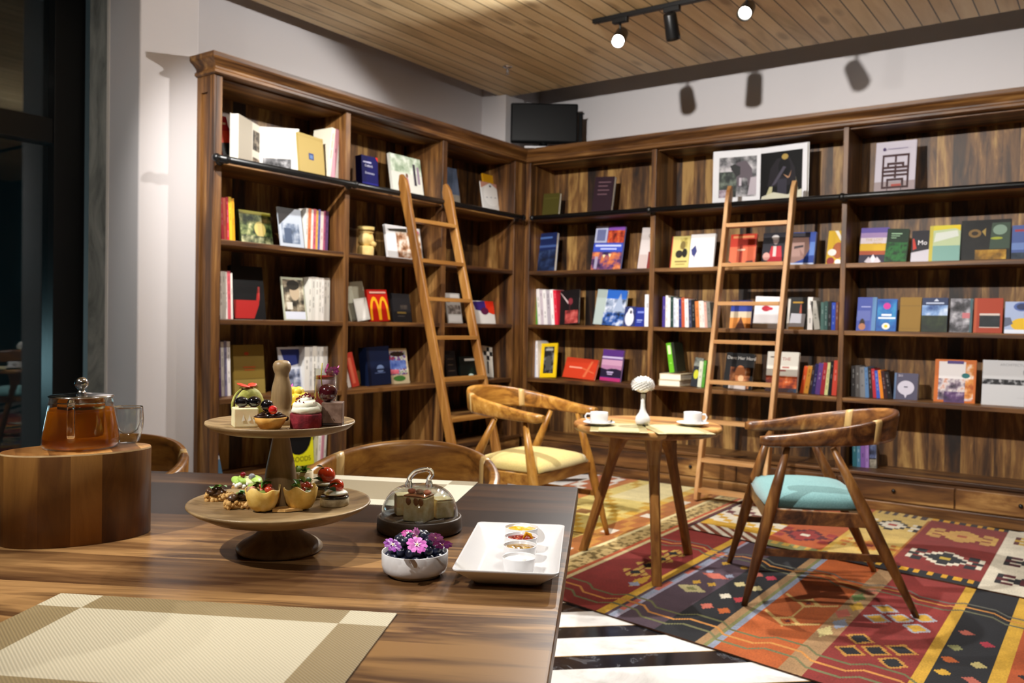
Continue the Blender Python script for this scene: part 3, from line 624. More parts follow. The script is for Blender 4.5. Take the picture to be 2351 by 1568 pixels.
# ======== right bookcase, first bay
face('R',0,1244,1281,445,'56501f',[r(.1,.8,.9,.82,'6a6430')],'small olive green book on the top shelf by the corner',t=.03,d=.14,lean=6,roll=1)
face('R',0,1358,1402,408,'3a2430',[r(.2,.84,.85,.87,'7a6068'),r(.2,.74,.7,.77,'7a6068'),r(.2,.63,.8,.66,'7a6068'),r(.2,.52,.7,.55,'7a6068')],'dark purple-brown book with faint lettering on the top shelf',t=.035,d=.14,lean=6,roll=3)
face('R',1,1224,1273,537,'1c2c5c',[r(0,.0,.0,.0,'1c2c5c'),r(.05,.62,1,.68,'4a6090'),ns(.05,0,1,.55,['10182c','1c2c50','3a4c70'],14),r(.15,.85,.8,.9,'5a78b0')],'navy blue book with a white spine near the corner, second shelf',t=.035,d=.12,roll=-2)
make_sp=None
face('R',1,1357,1424,521,'46509a',[r(0,.62,.42,1,'c0c4dc'),r(.06,.66,.36,.92,'7a80a8'),ns(.44,.62,1,.9,['70281c','c8583a','e89048'],16),r(.44,.9,1,1,'9060b8'),r(0,.42,1,.6,'4a60c0'),r(.06,.53,.94,.57,'c8d0f0'),r(.25,.46,.8,.49,'c8d0f0'),ns(0,0,1,.4,['2a2038','6a4878','c87a50','e0a070'],10),r(.1,.02,.2,.3,'a8a0b8'),po([(.35,.34),(.45,.34),(.4,.26)],'e8d8b0'),po([(.55,.36),(.65,.36),(.6,.28)],'e8d8b0')],'tall blue and orange travel guide with a temple on the second shelf',t=.02,d=.15,roll=2)
face('R',1,1464,1496,524,'d4ccca',[tx('Ch',.72,.80,.09,'4a4444'),r(.05,.0,.6,.35,'c8b8b4'),r(.65,.02,1,.42,'8a3a34')],'pale grey book half hidden by the divider, second shelf of the right bookcase',t=.02,d=.14,roll=2)
row('R',2,1214,1282,664,[('7a7a70','olive-grey'),('c8c8bc','cream'),('6a9a48','green'),('e0dcdc','white'),('c8bcc4','mauve'),('e6e2e2','white'),('b8b0b8','lilac-grey'),('ece8e8','white'),('d8344c','red-edged')],'the leaning row by the room corner',roll=-5,name='magazine',noun='magazine',seed=21)
face('R',2,1284,1329,668,'1c1214',[po([(.0,.95),(.1,.9),(.5,.62),(.42,.6)],'c8b8b8'),e(.55,.66,.12,.1,'8a3a44'),ns(.3,.02,.95,.4,['6a2a2c','b0504c','d08078'],14),r(.5,.35,.55,.6,'4a2428')],'black book with a red wine glass picture, third shelf of the right bookcase',t=.015,d=.14,roll=-5)
face('R',2,1362,1430,668,'c8d0d0',[r(.0,0,.32,1,'b4c0bc'),r(.34,.55,1,1,'3a78d0'),ns(.34,.35,1,.75,['4a5a74','a0acc4','e0e4f0'],16),po([(.6,.4),(.8,.92),(.95,.4)],'a8b4cc'),ns(.3,0,1,.36,['1a2434','3a68b0','d0d8e8'],18)],'large book with a white castle against blue sky, third shelf',t=.02,d=.15,roll=3)
face('R',2,1431,1456,704,'3a4478',[e(.5,.4,.4,.38,'e0e0ec'),e(.55,.75,.22,.18,'e8e8f0'),e(.6,.72,.1,.1,'3a3444')],'small book with a white bearded figure, third shelf',t=.012,d=.13)
face('R',2,1457,1478,706,'2c3c98',[r(.2,.7,.9,.8,'8a98d8'),r(.2,.3,.8,.36,'a8b4e0'),r(.2,.2,.7,.25,'8a98d8')],'small royal blue book beside a white spine, third shelf',t=.012,d=.13)
row('R',2,1480,1492,676,[('eceaf0','white')],'the gap beside the small royal blue book',seed=22)
row('R',3,1209,1236,782,[('e0dce4','white'),('6a4a78','purple'),('e8e4e8','white'),('c8d0e0','pale blue'),('eae6e8','white')],'the row left of the yellow-framed magazine',roll=-2,name='magazine',noun='magazine',seed=24)
face('R',3,1239,1276,789,'e8c818',[ns(.2,.12,.82,.9,['141414','2c2c2c','8a8a88'],14),e(.5,.42,.2,.22,'5a5a58'),r(.3,.78,.75,.84,'b8b8b0')],'black magazine with a yellow frame on the fourth shelf',t=.01,d=.13,roll=-3,name='magazine')
face('R',3,1291,1364,825,'cc4a26',[r(.15,.5,.55,.56,'e8b098'),po([(.62,.1),(.8,.9),(.86,.9),(.7,.1)],'d87850'),po([(.55,.5),(.95,.3),(.95,.35),(.55,.56)],'d87850')],'orange-red landscape book lying upright on the fourth shelf',t=.02,d=.16,lean=20,roll=3)
face('R',3,1377,1424,804,'6a3c90',[r(0,.72,1,.78,'d8c8e8'),r(0,.38,1,.68,'c8a0b8'),r(0,.12,1,.4,'2c1c3c'),po([(0,.4),(.3,.36),(.6,.42),(1,.36),(1,.5),(0,.5)],'b888a8'),r(0,0,1,.1,'b83a78'),r(.3,.26,.62,.30,'c8b8d8'),r(.34,.20,.58,.23,'c8b8d8')],'purple sunset book on the fourth shelf, above the white flower',t=.02,d=.15,roll=2)
# ======== right bookcase, second bay
def photo_book():
    xl,xm,xr=1637,1746,1853; d0=.12
    open_book('large open photo book with black and white pictures on the top shelf','R',0,xl,xm,xr,338,
      [r(0,0,1,1,'e6e6ea'),ns(.13,.16,.92,.88,['2a2a2e','6a6a6e','a8a6aa','d0ccd0'],10),ns(.13,.16,.5,.62,['14181a','3c4640','7a8478'],16),po([(.38,.66),(.52,.78),(.70,.80),(.82,.66),(.84,.5),(.80,.36),(.74,.36),(.73,.5),(.62,.5),(.60,.34),(.53,.34),(.50,.52)],'6a5f68'),po([(.36,.72),(.46,.75),(.58,.70),(.58,.56),(.50,.52),(.44,.60)],'18161a'),r(.56,.36,.61,.5,'c8c0c8'),po([(.74,.18),(.92,.2),(.92,.5),(.8,.5)],'bdb4bc'),ns(.14,.16,.4,.3,['8a7a88','c0b4c0'],30)],
      [r(0,0,1,1,'e8e8ec'),r(.0,.02,.90,.90,'0d0d10'),po([(.1,.08),(.3,.5),(.25,.12)],'c8c4a0'),po([(.62,.12),(.75,.5),(.85,.1)],'b0ac90'),po([(.16,.3),(.22,.62),(.36,.78),(.62,.8),(.74,.6),(.78,.34),(.6,.3)],'2e2b32'),e(.52,.62,.13,.16,'18171c'),e(.53,.80,.07,.05,'b8a060'),po([(.24,.30),(.34,.34),(.56,.62),(.50,.64)],'5c5866'),po([(.50,.5),(.64,.44),(.68,.56),(.60,.42)],'c09878'),r(.38,.14,.58,.42,'44424e'),po([(.0,.03),(.9,.03),(.9,.22),(.6,.14),(.3,.2),(.05,.14)],'d8d6c4')],.014,.018,d0,d0,.16,'f0f0f0')
photo_book()
face('R',1,1538,1580,543,'d8cc88',[r(0,0,.05,1,'b83a34'),ns(.45,.6,.85,.95,['a09048','c8b870','e0d8a0'],18),e(.62,.72,.14,.13,'8a7a4a'),e(.45,.45,.2,.12,'3a342c'),e(.75,.48,.14,.14,'2c2824'),r(.25,.2,.9,.24,'a08a58'),r(.3,.12,.8,.15,'b09a60')],'cream yellow book with a dark figure, second shelf left of the white book',t=.02,d=.15)
face('R',1,1581,1637,538,'ecebec',[po([(.05,.55),(.22,.68),(.3,.5),(.2,.34),(.1,.4)],'4a5088'),po([(.15,.2),(.17,.2),(.24,.4),(.21,.4)],'7a80a8')],'white book with a blue leaf, second shelf beside the pale ladder',t=.02,d=.14)
face('R',1,1673,1733,538,'c8452c',[r(.1,.88,.9,.95,'e0a070'),r(0,.0,1,.62,'e07a58'),r(.38,.0,.5,.68,'a83a24'),po([(0,0),(.3,0),(.25,.08),(0,.2)],'3a2c50'),po([(.6,.1),(.95,.1),(.9,.2),(.65,.18)],'5a2c40'),r(.3,.5,.6,.55,'e8c8b0')],'orange-red book with a cross shape, behind the pale ladder, second shelf',t=.025,d=.16)
face('R',1,1748,1800,535,'242030',[po([(.25,.15),(.9,.15),(.82,.6),(.4,.6)],'c83444'),e(.58,.78,.13,.13,'b8a8a8'),e(.55,.86,.16,.07,'d8d4d4'),r(.48,.3,.62,.6,'e0d0cc'),e(.2,.3,.16,.12,'d8a8a0'),r(.05,.03,.95,.1,'6a5a6a')],'dark book showing a person in red, behind the pale ladder, second shelf',t=.02,d=.15)
face('R',1,1815,1868,534,'3a58a8',[po([(0,.05),(.55,.2),(.78,.5),(.7,.85),(0,.85)],'b09088'),r(0,.84,.75,.98,'3a3440'),po([(.1,.58),(.5,.62),(.5,.55),(.1,.5)],'4a3a3c'),po([(.35,.5),(.56,.3),(.4,.28)],'9a7870'),r(0,0,1,.08,'c8d4ec'),r(.78,.3,1,.7,'6a8ac8')],'blue book with a close-up face, right of the pale ladder, second shelf',t=.03,d=.15,roll=1)
face('R',1,1896,1931,531,'d8b428',[po([(.4,1),(.62,1),(1,.72),(.9,.66)],'f0ece0'),e(.72,.42,.36,.24,'b06838'),e(.35,.36,.28,.1,'f0ece8'),e(.3,.1,.26,.12,'a03c3c'),e(.8,.08,.22,.08,'f0ece8')],'yellow cookbook half hidden by the divider, second shelf',t=.02,d=.14,roll=2)
row('R',2,1521,1634,677,[('5a4a98','purple'),('ece6e0','white'),('f0ecec','bright white'),('2c4a44','dark green'),('d8dce8','pale blue'),('ece8ec','white'),('3a4680','navy'),('c86a48','orange'),('ece8e6','white'),('4a4e68','slate'),('1e1e22','black'),('d88a50','tan orange'),('ece4da','cream'),('e8e0dc','ivory'),('e0b4a8','pink'),('8a8a84','grey')],'the mixed row left of the pale ladder',roll=(0,-5),noun='book',seed=30,jit=.02,yr=690)
face('R',2,1675,1723,690,'3448a0',[r(0,.78,1,1,'2c3a78'),r(0,.38,1,.6,'d8c8b0'),po([(.3,.02),(.72,.02),(.52,.34)],'5a3420'),r(0,0,1,.38,'e09a50'),po([(.28,.0),(.75,.0),(.52,.42)],'6a3c24'),r(.25,.86,.75,.92,'c8a050')],'blue and gold book with a pyramid, behind the pale ladder, third shelf',t=.02,d=.15)
face('R',2,1728,1787,682,'e6e2e4',[r(.05,.78,.9,.82,'c0a8a4'),e(.45,.62,.17,.09,'b8203c'),e(.6,.62,.12,.05,'c83450'),r(.1,.1,.5,.11,'c8c4c4')],'white book with a crimson splash, behind the pale ladder, third shelf',t=.02,d=.14,roll=2)
face('R',2,1806,1850,683,'14100f',[po([(.1,0),(.9,0),(.95,.48),(.2,.5)],'d0d0d8'),r(0,0,.12,.95,'d0ccc4'),r(.1,0,.9,.08,'c09050'),r(.25,.82,.8,.86,'c8a030'),po([(.62,.5),(.74,.5),(.7,.78),(.66,.78)],'b05a40')],'black book with a white cup picture right of the pale ladder, third shelf',t=.02,d=.13)
row('R',2,1854,1866,680,[('e6e2de','white')],'the space right of the cup book',seed=33)
row('R',2,1870,1884,690,[('b8b4ac','grey')],'the space beside the thick white spine',roll=-9,seed=34)
row('R',2,1884,1925,690,[('5a7a74','teal-grey'),('4a6a66','dark teal'),('2c2c30','black'),('3a5ac0','bright blue'),('7a4a34','brown')],'the dark row right of the pale ladder',seed=35,yr=692)
def stack():
    x0=ony(1518,870,YR+.1).x; x1=ony(1566,870,YR+.1).x
    for k,(c,lb) in enumerate((('d8c49c','lower cream book of the flat pair under the lime green book'),('e0cea8','upper cream book of the flat pair under the lime green book'))):
        z=.7232+k*.047; w=x1-x0; c_=paint(c,.5)
        m=MB(); m.box(0,0,0,w,.24,.003,c_); m.box(0,0,.042,w,.24,.045,c_); m.box(0,0,.003,.003,.24,.042,c_); o=m.build('book',None,(x0+.006*k,YR+.06,z)); tag(o,lb,'book','the flat cream books')
        m=MB(); m.box(.0032,.003,.0031,w-.003,.237,.0419,M_pages); m.build('pages',o)
    x=ony(1545,830,YR+.12).x; h=ony(1545,789,YR+.12).z-.82
    make_book('book','lime green book leaning on top of two flat cream books','book',.16,h*1.02,.062,'3a4030',[r(0,0,.62,1,'78c030'),r(.12,.62,.5,.92,'d8f0b8'),r(.2,.3,.42,.34,'a8e070')],(x+.02,YR+.09,.8175+.008),Euler((0,R(-9),0)),None,True)
stack()
face('R',3,1585,1604,822,'2c3038',[e(.45,.42,.3,.16,'c8c83c'),ns(0,.7,1,1,['4a4c48','a0a49c'],14)],'small dark book with a lime spot left of the pale ladder, fourth shelf',t=.02,d=.12,roll=6)
row('R',3,1601,1617,828,[('d8dcc8','pale'),('6aa848','green')],'the slanted pair left of the pale ladder',roll=5,seed=37)
face('R',3,1660,1725,812,'120e10',[tx('Dave Her Herd',.55,.86,.09,'d8d4d0'),ns(.2,.02,.9,.6,['1a1210','6a3a24','b87a4c','e0c0a0'],10),e(.55,.42,.18,.24,'b87848'),e(.6,.3,.1,.1,'e0b890'),r(.2,0,.8,.1,'c8c0bc')],'black book with a brown animal picture behind the pale ladder, fourth shelf',t=.03,d=.14,roll=2)
face('R',3,1757,1829,808,'e4dfd6',[ns(.0,.02,1,.40,['2a1814','8a3418','d87028','f0c8a0'],9),r(.1,.85,.3,.88,'5a4a44'),tx('THE',.62,.82,.08,'b03a34'),r(.5,.6,.72,.63,'b04a40'),r(.35,.52,.62,.55,'b04a40'),ns(0,0,1,.1,['1a1014','4a2018','2a4a68'],14)],'white novel with flames along the bottom, right rail of the pale ladder',t=.03,d=.14)
row('R',3,1836,1921,842,[('d0602c','orange'),('c8923c','ochre'),('3a2824','dark brown'),('2c2c60','navy'),('6a4a8c','purple'),('a83440','crimson'),('d8d8a0','pale green'),('1c1c20','black'),('d85a48','coral')],'the slanting paperbacks right of the flame novel',roll=(9,3),seed=40,yr=826,jit=.008)
# ======== right bookcase, third bay
latt=[]
def L(x0,y0,x1,y1): latt.append(r(x0,y0,x1,y1,'4a2a2c'))
gx0,gx1,gy0,gy1=.2,.82,.16,.74; tt=.05
for a in ((0,0,1,0),(0,1,1,1),(0,0,0,1),(1,0,1,1),(.5,.82,.5,1),(.5,.32,.5,.66),(0,.62,1,.62),(0,.38,1,.38),(.2,.74,.8,.74),(.2,.62,.2,.74),(.8,.62,.8,.74),(.2,.24,.8,.24),(.2,.24,.2,0),(.8,.24,.8,0),(0,.5,1,.5)):
    x0,y0,x1,y1=[(gx0+q*(gx1-gx0)) if i%2==0 else (gy0+q*(gy1-gy0)) for i,q in enumerate(a)]
    L(x0-tt/2,y0-tt*.4,x1+tt/2,y1+tt*.4)
face('R',0,2007,2100,325,'c8c2cc',[r(0,0,1,.27,'a89a9c'),r(.42,.17,.66,.22,'b05a50')]+latt+[r(.32,.0,.335,.15,'5a4a50'),r(.66,.0,.675,.15,'5a4a50'),e(.22,.86,.04,.03,'5a4a70'),r(.3,.855,.8,.87,'a8a0b4')],'pale book with a dark lattice window on the top shelf',t=.015,d=.16,lean=8)
face('R',1,1972,2036,524,'7060a8',[r(0,.72,1,.86,'a890b8'),r(0,.34,1,.72,'d8b430'),r(0,.24,1,.36,'b05c38'),r(0,0,1,.25,'3a3048'),po([(.3,.03),(.5,.26),(.7,.03)],'e8e0e8'),po([(.2,.06),(.35,.2),(.5,.03),(.65,.2),(.8,.06),(.6,.0),(.4,.0)],'d8d0d8'),r(0,.56,1,.72,'d8ccd0'),tx('THE LOST',.5,.66,.07,'b8a068'),tx('PATH',.62,.56,.06,'b89850')],'purple and gold book with a white lotus, second shelf',t=.02,d=.15,roll=1)
face('R',1,2030,2080,527,'12381a',[ns(.0,.05,1,.6,['0c2c12','1c5a28','2c7a38','123c18'],22),r(.2,.84,.7,.87,'a8c8a8'),r(.2,.78,.6,.8,'a8c8a8'),r(.2,.72,.45,.74,'a8c8a8')],'dark green book with leaves beside the lotus book, second shelf',t=.03,d=.14,roll=3)
face('R',1,2091,2132,530,'2a2630',[r(0,0,1,.32,'d0ccd4'),po([(0,.32),(1,.42),(1,.3),(0,.2)],'d0ccd4'),tx('Mo',.62,.62,.14,'f0eef0'),po([(.05,.75),(.15,.75),(.3,.45),(.1,.4)],'c84a3c')],'dark and white book beside the dark green one, second shelf',t=.02,d=.15)
face('R',1,2132,2203,518,'a8c0ac',[r(0,.45,1,1,'c0cca8'),po([(0,1),(1,1),(1,.92),(.0,.86)],'d8cc48'),r(0,0,.12,1,'c8bc58'),po([(.15,.55),(.95,.7),(.9,.86),(.2,.8)],'d8dcd4'),r(.12,0,1,.45,'8ab0a8'),po([(.65,1),(1,1),(1,.84)],'e0c830')],'pale teal and yellow book on the second shelf, right part',t=.02,d=.15)
face('R',1,2205,2320,505,'16140f',[ns(.02,.02,.98,.98,['0d0c0a','1c1a16','2c2a24'],6),po([(.58,.3),(.98,.3),(.98,.92),(.62,.92)],'4a5a4c'),e(.78,.75,.14,.12,'8aa090'),e(.72,.55,.12,.03,'a8b040'),e(.28,.68,.13,.1,'8a7040'),e(.28,.68,.07,.05,'3a2c14'),po([(.42,.72),(.5,.8),(.5,.6)],'a89050'),ns(.3,.05,.92,.28,['3a2c14','a88028','d8b450'],8)],'wide dark photo book with a shadowed face, second shelf',t=.02,d=.17,lean=9)
face('R',1,2322,2386,517,'5a6ca0',[r(.1,.82,.9,.88,'a84a50'),r(0,.3,1,.5,'7a90c0'),ns(0,0,1,.22,['2a3444','4a5a6a'],12)],'blue book with a mountain at the right edge, second shelf',t=.02,d=.13)
face('R',2,1966,2010,683,'5a6ab8',[r(0,.3,.7,.6,'7884c4'),e(.3,.2,.14,.16,'3a2418'),e(.3,.12,.18,.1,'c89070'),r(.78,0,1,1,'6a90b8'),r(.2,.7,.7,.73,'b8c0e8')],'periwinkle blue book with a seated woman, third shelf',t=.02,d=.15)
face('R',2,2011,2057,687,'2868b0',[ns(.04,.04,.96,.96,['1c4a98','2878b8','48a8c8'],7),e(.5,.78,.18,.1,'c8389c'),r(.25,.47,.75,.53,'e8f0f8'),r(.1,.38,.95,.43,'e8f0f8'),e(.5,.15,.2,.1,'e8e8e0'),e(.5,.15,.09,.05,'e8c828')],'bright blue book with a white lotus and pink emblem, third shelf',t=.02,d=.14)
face('R',2,2064,2113,683,'96741c',[r(0,.74,1,.76,'84661a'),r(0,.08,1,.09,'84661a')],'plain mustard book on the third shelf',t=.025,d=.15)
face('R',2,2115,2174,684,'2c3c64',[ns(0,.48,1,.78,['3a5890','8aa8d0','e0e8f0'],9),ns(0,.0,1,.48,['10180f','26341c','3c4a28'],12),r(.15,.82,.85,.86,'c0c8dc'),po([(.45,.9),(.55,.97),(.65,.9)],'d0d8e8')],'book with a mountain lake under blue sky, third shelf',t=.02,d=.15)
face('R',2,2180,2231,686,'b8b4b8',[ns(0,0,1,1,['1a1a1e','5a585e','a8a6ac','dcdadc'],9),r(.55,.42,.95,.58,'c07a80'),r(.9,.0,1,1,'4a6a70')],'black and white patterned book between the mountain and rust books, third shelf',t=.02,d=.14)
face('R',2,2235,2301,685,'a8431c',[r(0,0,.1,1,'b85c34'),r(.2,.15,.9,.56,'d0c4bc'),ns(.2,.17,.92,.50,['0f1418','1c2428','2c363a'],8)],'rust orange book with a dark picture, third shelf',t=.03,d=.15)
face('R',2,2306,2372,693,'a8b4d0',[e(.6,.84,.3,.14,'5a70a8'),e(.6,.84,.2,.1,'3a4468'),e(.62,.28,.4,.2,'d8b420'),r(0,0,1,.12,'d8dce8'),po([(0,.2),(.3,.3),(.2,.5),(0,.5)],'6a7084')],'white book with a yellow sun at the right edge, third shelf',t=.02,d=.13)
row('R',3,1955,2050,838,[('3a3634','dark grey'),('6a6664','grey'),('8a8a8c','silver'),('6a8ab0','sky blue'),('3a3030','brown-black'),('b83a48','red'),('4a6ac0','blue'),('e0902c','orange'),('4a2a2c','maroon'),('2a2426','black')],'the slanting row left of the speech bubble book',roll=(-1,-9),seed=44,yr=852)
face('R',3,2052,2106,857,'5a566c',[e(.5,.45,.36,.27,'c8c4d0'),po([(.4,.25),(.6,.25),(.5,.06)],'c8c4d0'),tx('365',.25,.90,.08,'c8c4d0'),r(.42,.46,.58,.5,'4a465c'),r(.0,.0,.08,1,'6a80a0')],'grey-violet book with a white speech bubble, fourth shelf',t=.05,d=.14,lean=9)
face('R',3,2144,2239,826,'c87428',[r(.1,.05,.75,.95,'e0dcdc'),ns(.1,.05,.95,.55,['3a3040','8a7a8a','d8d0d0','c87a38'],14),ns(.25,.0,.75,.25,['3a2a4a','6a4a78','c8b8c8'],12),ns(.75,.1,.95,.9,['b06020','d89850','e8e0d8'],16),e(.76,.63,.1,.06,'2c7a7c'),r(.3,.9,.7,.97,'5a4a88')],'large orange book with white and purple splashes, fourth shelf',t=.025,d=.16,lean=9)
face('R',3,2254,2420,829,'c8c8ca',[ns(.0,.46,1,.58,['0c0c0e','3a3a3c','b8b8ba'],40),tx('ARCHITECTURE OF',.5,.90,.055,'9a9a9e'),tx('P E A C E',.76,.74,.09,'7a7a80'),r(.5,.18,.9,.185,'b0b0b4')],'big white landscape architecture book at the right edge, fourth shelf',t=.03,d=.15,lean=8)
row('R',4,1958,1996,1012,[('3a7078','teal'),('5a88a0','blue-grey'),('8a68a8','purple'),('a080b8','lilac')],'the low row behind the turquoise chair',roll=-2,seed=50,d=.16)
face('R',4,1997,2013,1018,'2c2c3c',[ns(0,.4,1,1,['2a2c40','5a6484','a8b0c8'],14),ns(0,0,1,.35,['3a3430','b8b0a0'],16)],'dark picture book at the end of the row behind the turquoise chair',t=.03,d=.17,roll=-3,lean=4)
# ---------------------------------------------------------------- rugs: flat-woven kilims, every knot block a face with its own yarn colour
t=NT('kilim_wool'); p=t.pr(rough=.95,spec=.1,sheen=.15); at=t.n('ShaderNodeVertexColor',layer_name='yarn'); v=t.coord((1,1,1))
n1=t.noise(v,140,2,.6); n2=t.noise(v,9,3,.6)
k=t.ramp(t.math('ADD',t.math('MULTIPLY',n1.outputs[0],.6),t.math('MULTIPLY',n2.outputs[0],.4)),[(.3,'8a8a8a'),(.7,'ffffff')])
t.l(t.mix(at.outputs[0],k.outputs[0],.75,'MULTIPLY'),p.inputs['Base Color']); t.bump(p,n1.outputs[0],.35,.003); M_kilim=t.m
def kilim(label,x0,x1,v0,v1,cell,fn,shear=-.16,sx0=-1.2,th=.006,z0=.001,group='patterned kilim rugs',name='kilim_rug'):
    nx=int((x1-x0)/cell); ny=int((v1-v0)/cell); vs=[]; fs=[]; cols=[]
    Y=lambda x,v: v+shear*(x-sx0)
    for j in range(ny+1):
        for i in range(nx+1):
            x=x0+(x1-x0)*i/nx; vv=v0+(v1-v0)*j/ny; vs.append((x,Y(x,vv),z0+th+.0012*noise.noise(Vector((x*4,vv*4,0)))))
    for j in range(ny):
        for i in range(nx):
            a=j*(nx+1)+i; fs.append((a,a+1,a+nx+2,a+nx+1)); c=fn(x0+(x1-x0)*(i+.5)/nx,v0+(v1-v0)*(j+.5)/ny); cols.append(lin(c))
    nb=len(vs); ring=[(x0,v0),(x1,v0),(x1,v1),(x0,v1)]
    edge=[j*(nx+1) for j in range(ny+1)]
    b=[i for i in range(nx+1)]+[j*(nx+1)+nx for j in range(1,ny+1)]+[ny*(nx+1)+i for i in range(nx-1,-1,-1)]+[j*(nx+1) for j in range(ny-1,0,-1)]
    for i in b: vs.append((vs[i][0],vs[i][1],z0))
    for q in range(len(b)): w=(q+1)%len(b); fs.append((b[q],nb+q,nb+w,b[w])); cols.append(lin('5a3a28'))
    me=bpy.data.meshes.new(name); me.from_pydata(vs,[],fs); me.materials.append(M_kilim); ca=me.color_attributes.new('yarn','FLOAT_COLOR','CORNER')
    for pl in me.polygons:
        for li in pl.loop_indices: ca.data[li].color=cols[pl.index]
    o=bpy.data.objects.new(name,me); COL.objects.link(o); tag(o,label,'rug',group); return o
RED,DKRED,ORG,YEL,BLK,CRM,PUR,TAN,BLU,OLV,PNK,GRN='8e2f2a','5e1f22','c0602a','d8a838','1e1f24','e0d6c0','54424e','b08a60','98a0b4','8a8a58','c86a58','6a8248'
def dia(x,v,cx,cv,w,h,stp=0):
    a=abs(x-cx)/w+abs(v-cv)/h; return a
def tri(x,per,amp,ph=0):
    q=((x+ph)/per)%1.0; return amp*(abs(q-.5)*4-1)
def waves(x,v,c,base,cols,ph=0):
    for k,(off,cc) in enumerate(cols):
        q=((x+ph)/.34)%1; s=(0 if q<.35 else (q-.35)/.15 if q<.5 else 1 if q<.85 else (1-q)/.15)*.05
        if abs(v-(base+off-s))<.0085: return cc
    return c
def front_kilim(x,v):
    c=None
    if x<-1.705:
        c=RED
        for cx,cv in ((-1.835,3.52),(-1.835,3.66),(-1.835,3.80),(-1.835,3.94)):
            a=dia(x,v,cx,cv,.075,.085)
            if a<.45: c=BLK
            elif a<1.0 and int((x+3)/.0125)%3: c='d0a850'
        if dia(x,v,-1.75,3.42,.03,.12)<1: c=YEL
        if dia(x,v,-1.75,3.36,.03,.04)<1: c=BLU
    elif x<-1.665: c=YEL
    elif x<-1.645: c=PUR
    elif x<-1.62: c=PNK if int(v/.16)%2 else BLU
    elif x<-1.60: c='a8a4b8'
    elif x<-1.425:
        c=PUR
        for cx,cv,cc in ((-1.55,3.98,YEL),(-1.45,3.98,YEL),(-1.56,3.80,BLU),(-1.455,3.80,BLU),(-1.47,3.62,YEL),(-1.54,3.60,YEL)):
            if dia(x,v,cx,cv,.022,.035)<1: c=cc
        if dia(x,v,-1.51,3.75,.07,.05)<1: c=PNK
        a=dia(x,v,-1.52,3.50,.075,.06)
        if a<1: c='c8bc88'
        if a<.4: c=OLV
    elif x<-1.245:
        c=BLK
        for cx,cv,cc in ((-1.36,3.92,PNK),(-1.29,3.92,'c83a50'),(-1.37,3.72,'d8c890'),(-1.29,3.72,'d8c890'),(-1.36,3.52,CRM),(-1.29,3.52,'b83a40'),(-1.37,3.34,PNK),(-1.29,3.34,ORG)):
            if dia(x,v,cx,cv,.03,.045)<1: c=cc
    elif x<-1.215: c=TAN
    elif x<-1.195: c=OLV
    elif x<-1.165: c=BLU
    elif x<-.925:
        c=ORG
        for cv in (3.42,3.70):
            a=dia(x,v,-1.045,cv,.06,.07); 
            if .55<a<1: c='e0b870'
            if a<.25: c=DKRED
            for sx in (-1,1):
                if abs(x-(-1.045+sx*.085))<.03 and abs((v-cv)-sx*.0-(abs(x+1.045)-.055)*1.0)<.013: c='e0b870'
        if abs(x+1.045)<.008 and 3.49<v<3.63: c='e0b870'
    elif x<-.835:
        c=TAN
        for k,cc in enumerate(('e0d090',BLU,PNK,YEL,GRN,'c87a60')):
            cv=3.42+.13*k
            if dia(x,v,-.88+(.012 if k%2 else -.012),cv,.032,.07)<1: c=cc
    elif x<-.54:
        c=RED
        for cx,cv,ci,co in ((-.69,3.37,BLK,'c89040'),(-.69,3.80,'d8a83a','b0b0b8')):
            for dx,dv in ((0,0),(.075,.075),(-.075,.075),(.075,-.075),(-.075,-.075)):
                a=dia(x,v,cx+dx,cv+dv,.055,.065)
                if a<.72: c=ci
                elif a<1.02 and c==RED: c=co
    elif x<-.495: c=YEL
    elif x<-.325:
        c=BLK
        for cx,cv,cc in ((-.45,3.82,PNK),(-.37,3.74,'a83040'),(-.46,3.62,OLV),(-.46,3.48,ORG),(-.37,3.50,'c8b878'),(-.46,3.34,YEL),(-.37,3.34,PNK)):
            if dia(x,v,cx,cv,.03,.035)<1: c=cc
    elif x<-.275: c=YEL
    elif x<.0: c='b8562a' if dia(x,v,-.15,3.5,.1,.12)>1 else BLK
    elif x<.05: c=YEL
    elif x<.35: c=RED
    elif x<.4: c=BLU
    else: c=BLK if x<.62 else ORG
    c=waves(x,v,c,3.22,((0,'70704a'),(-.07,'d8944a'),(-.14,'7a7a54')))
    c=waves(x,v,c,4.16,((.05,'6a6a60'),(0,'d8944a'),(-.06,'6a6a50')),.17)
    return c
kilim('striped front kilim in red, purple, black and orange under the cafe chairs',-2.03,.86,2.945,4.50,.0085,front_kilim)
def medal(x,v,cx,cv,w,h,fill,edge,hook):
    q=.025; xq=math.floor((x-cx)/q)*q+q/2; vq=math.floor((v-cv)/q)*q+q/2
    a=abs(xq)/w+abs(vq)/h
    if abs(xq)<.02 and abs(vq)<.03: return hook
    if a<.86: return fill
    if a<1.12: return edge
    for s in (-1,1):
        X=xq*s; 
        if w*.95<X<w*1.55 and abs(vq)<.03: return fill
        if w*1.3<X<w*1.55 and abs(vq)<h*.62: return edge if abs(vq)>h*.2 else fill
        if w*.95<X<w*1.35 and abs(abs(vq)-h*.52)<.03: return fill
    return None
def comb(x,v,edge,up,c1,c2):
    if up: d=edge-v
    else: d=v-edge
    if d<.05: return c1
    if d<.12: return c2 if (x/.06)%1<.5 else c1
    return None
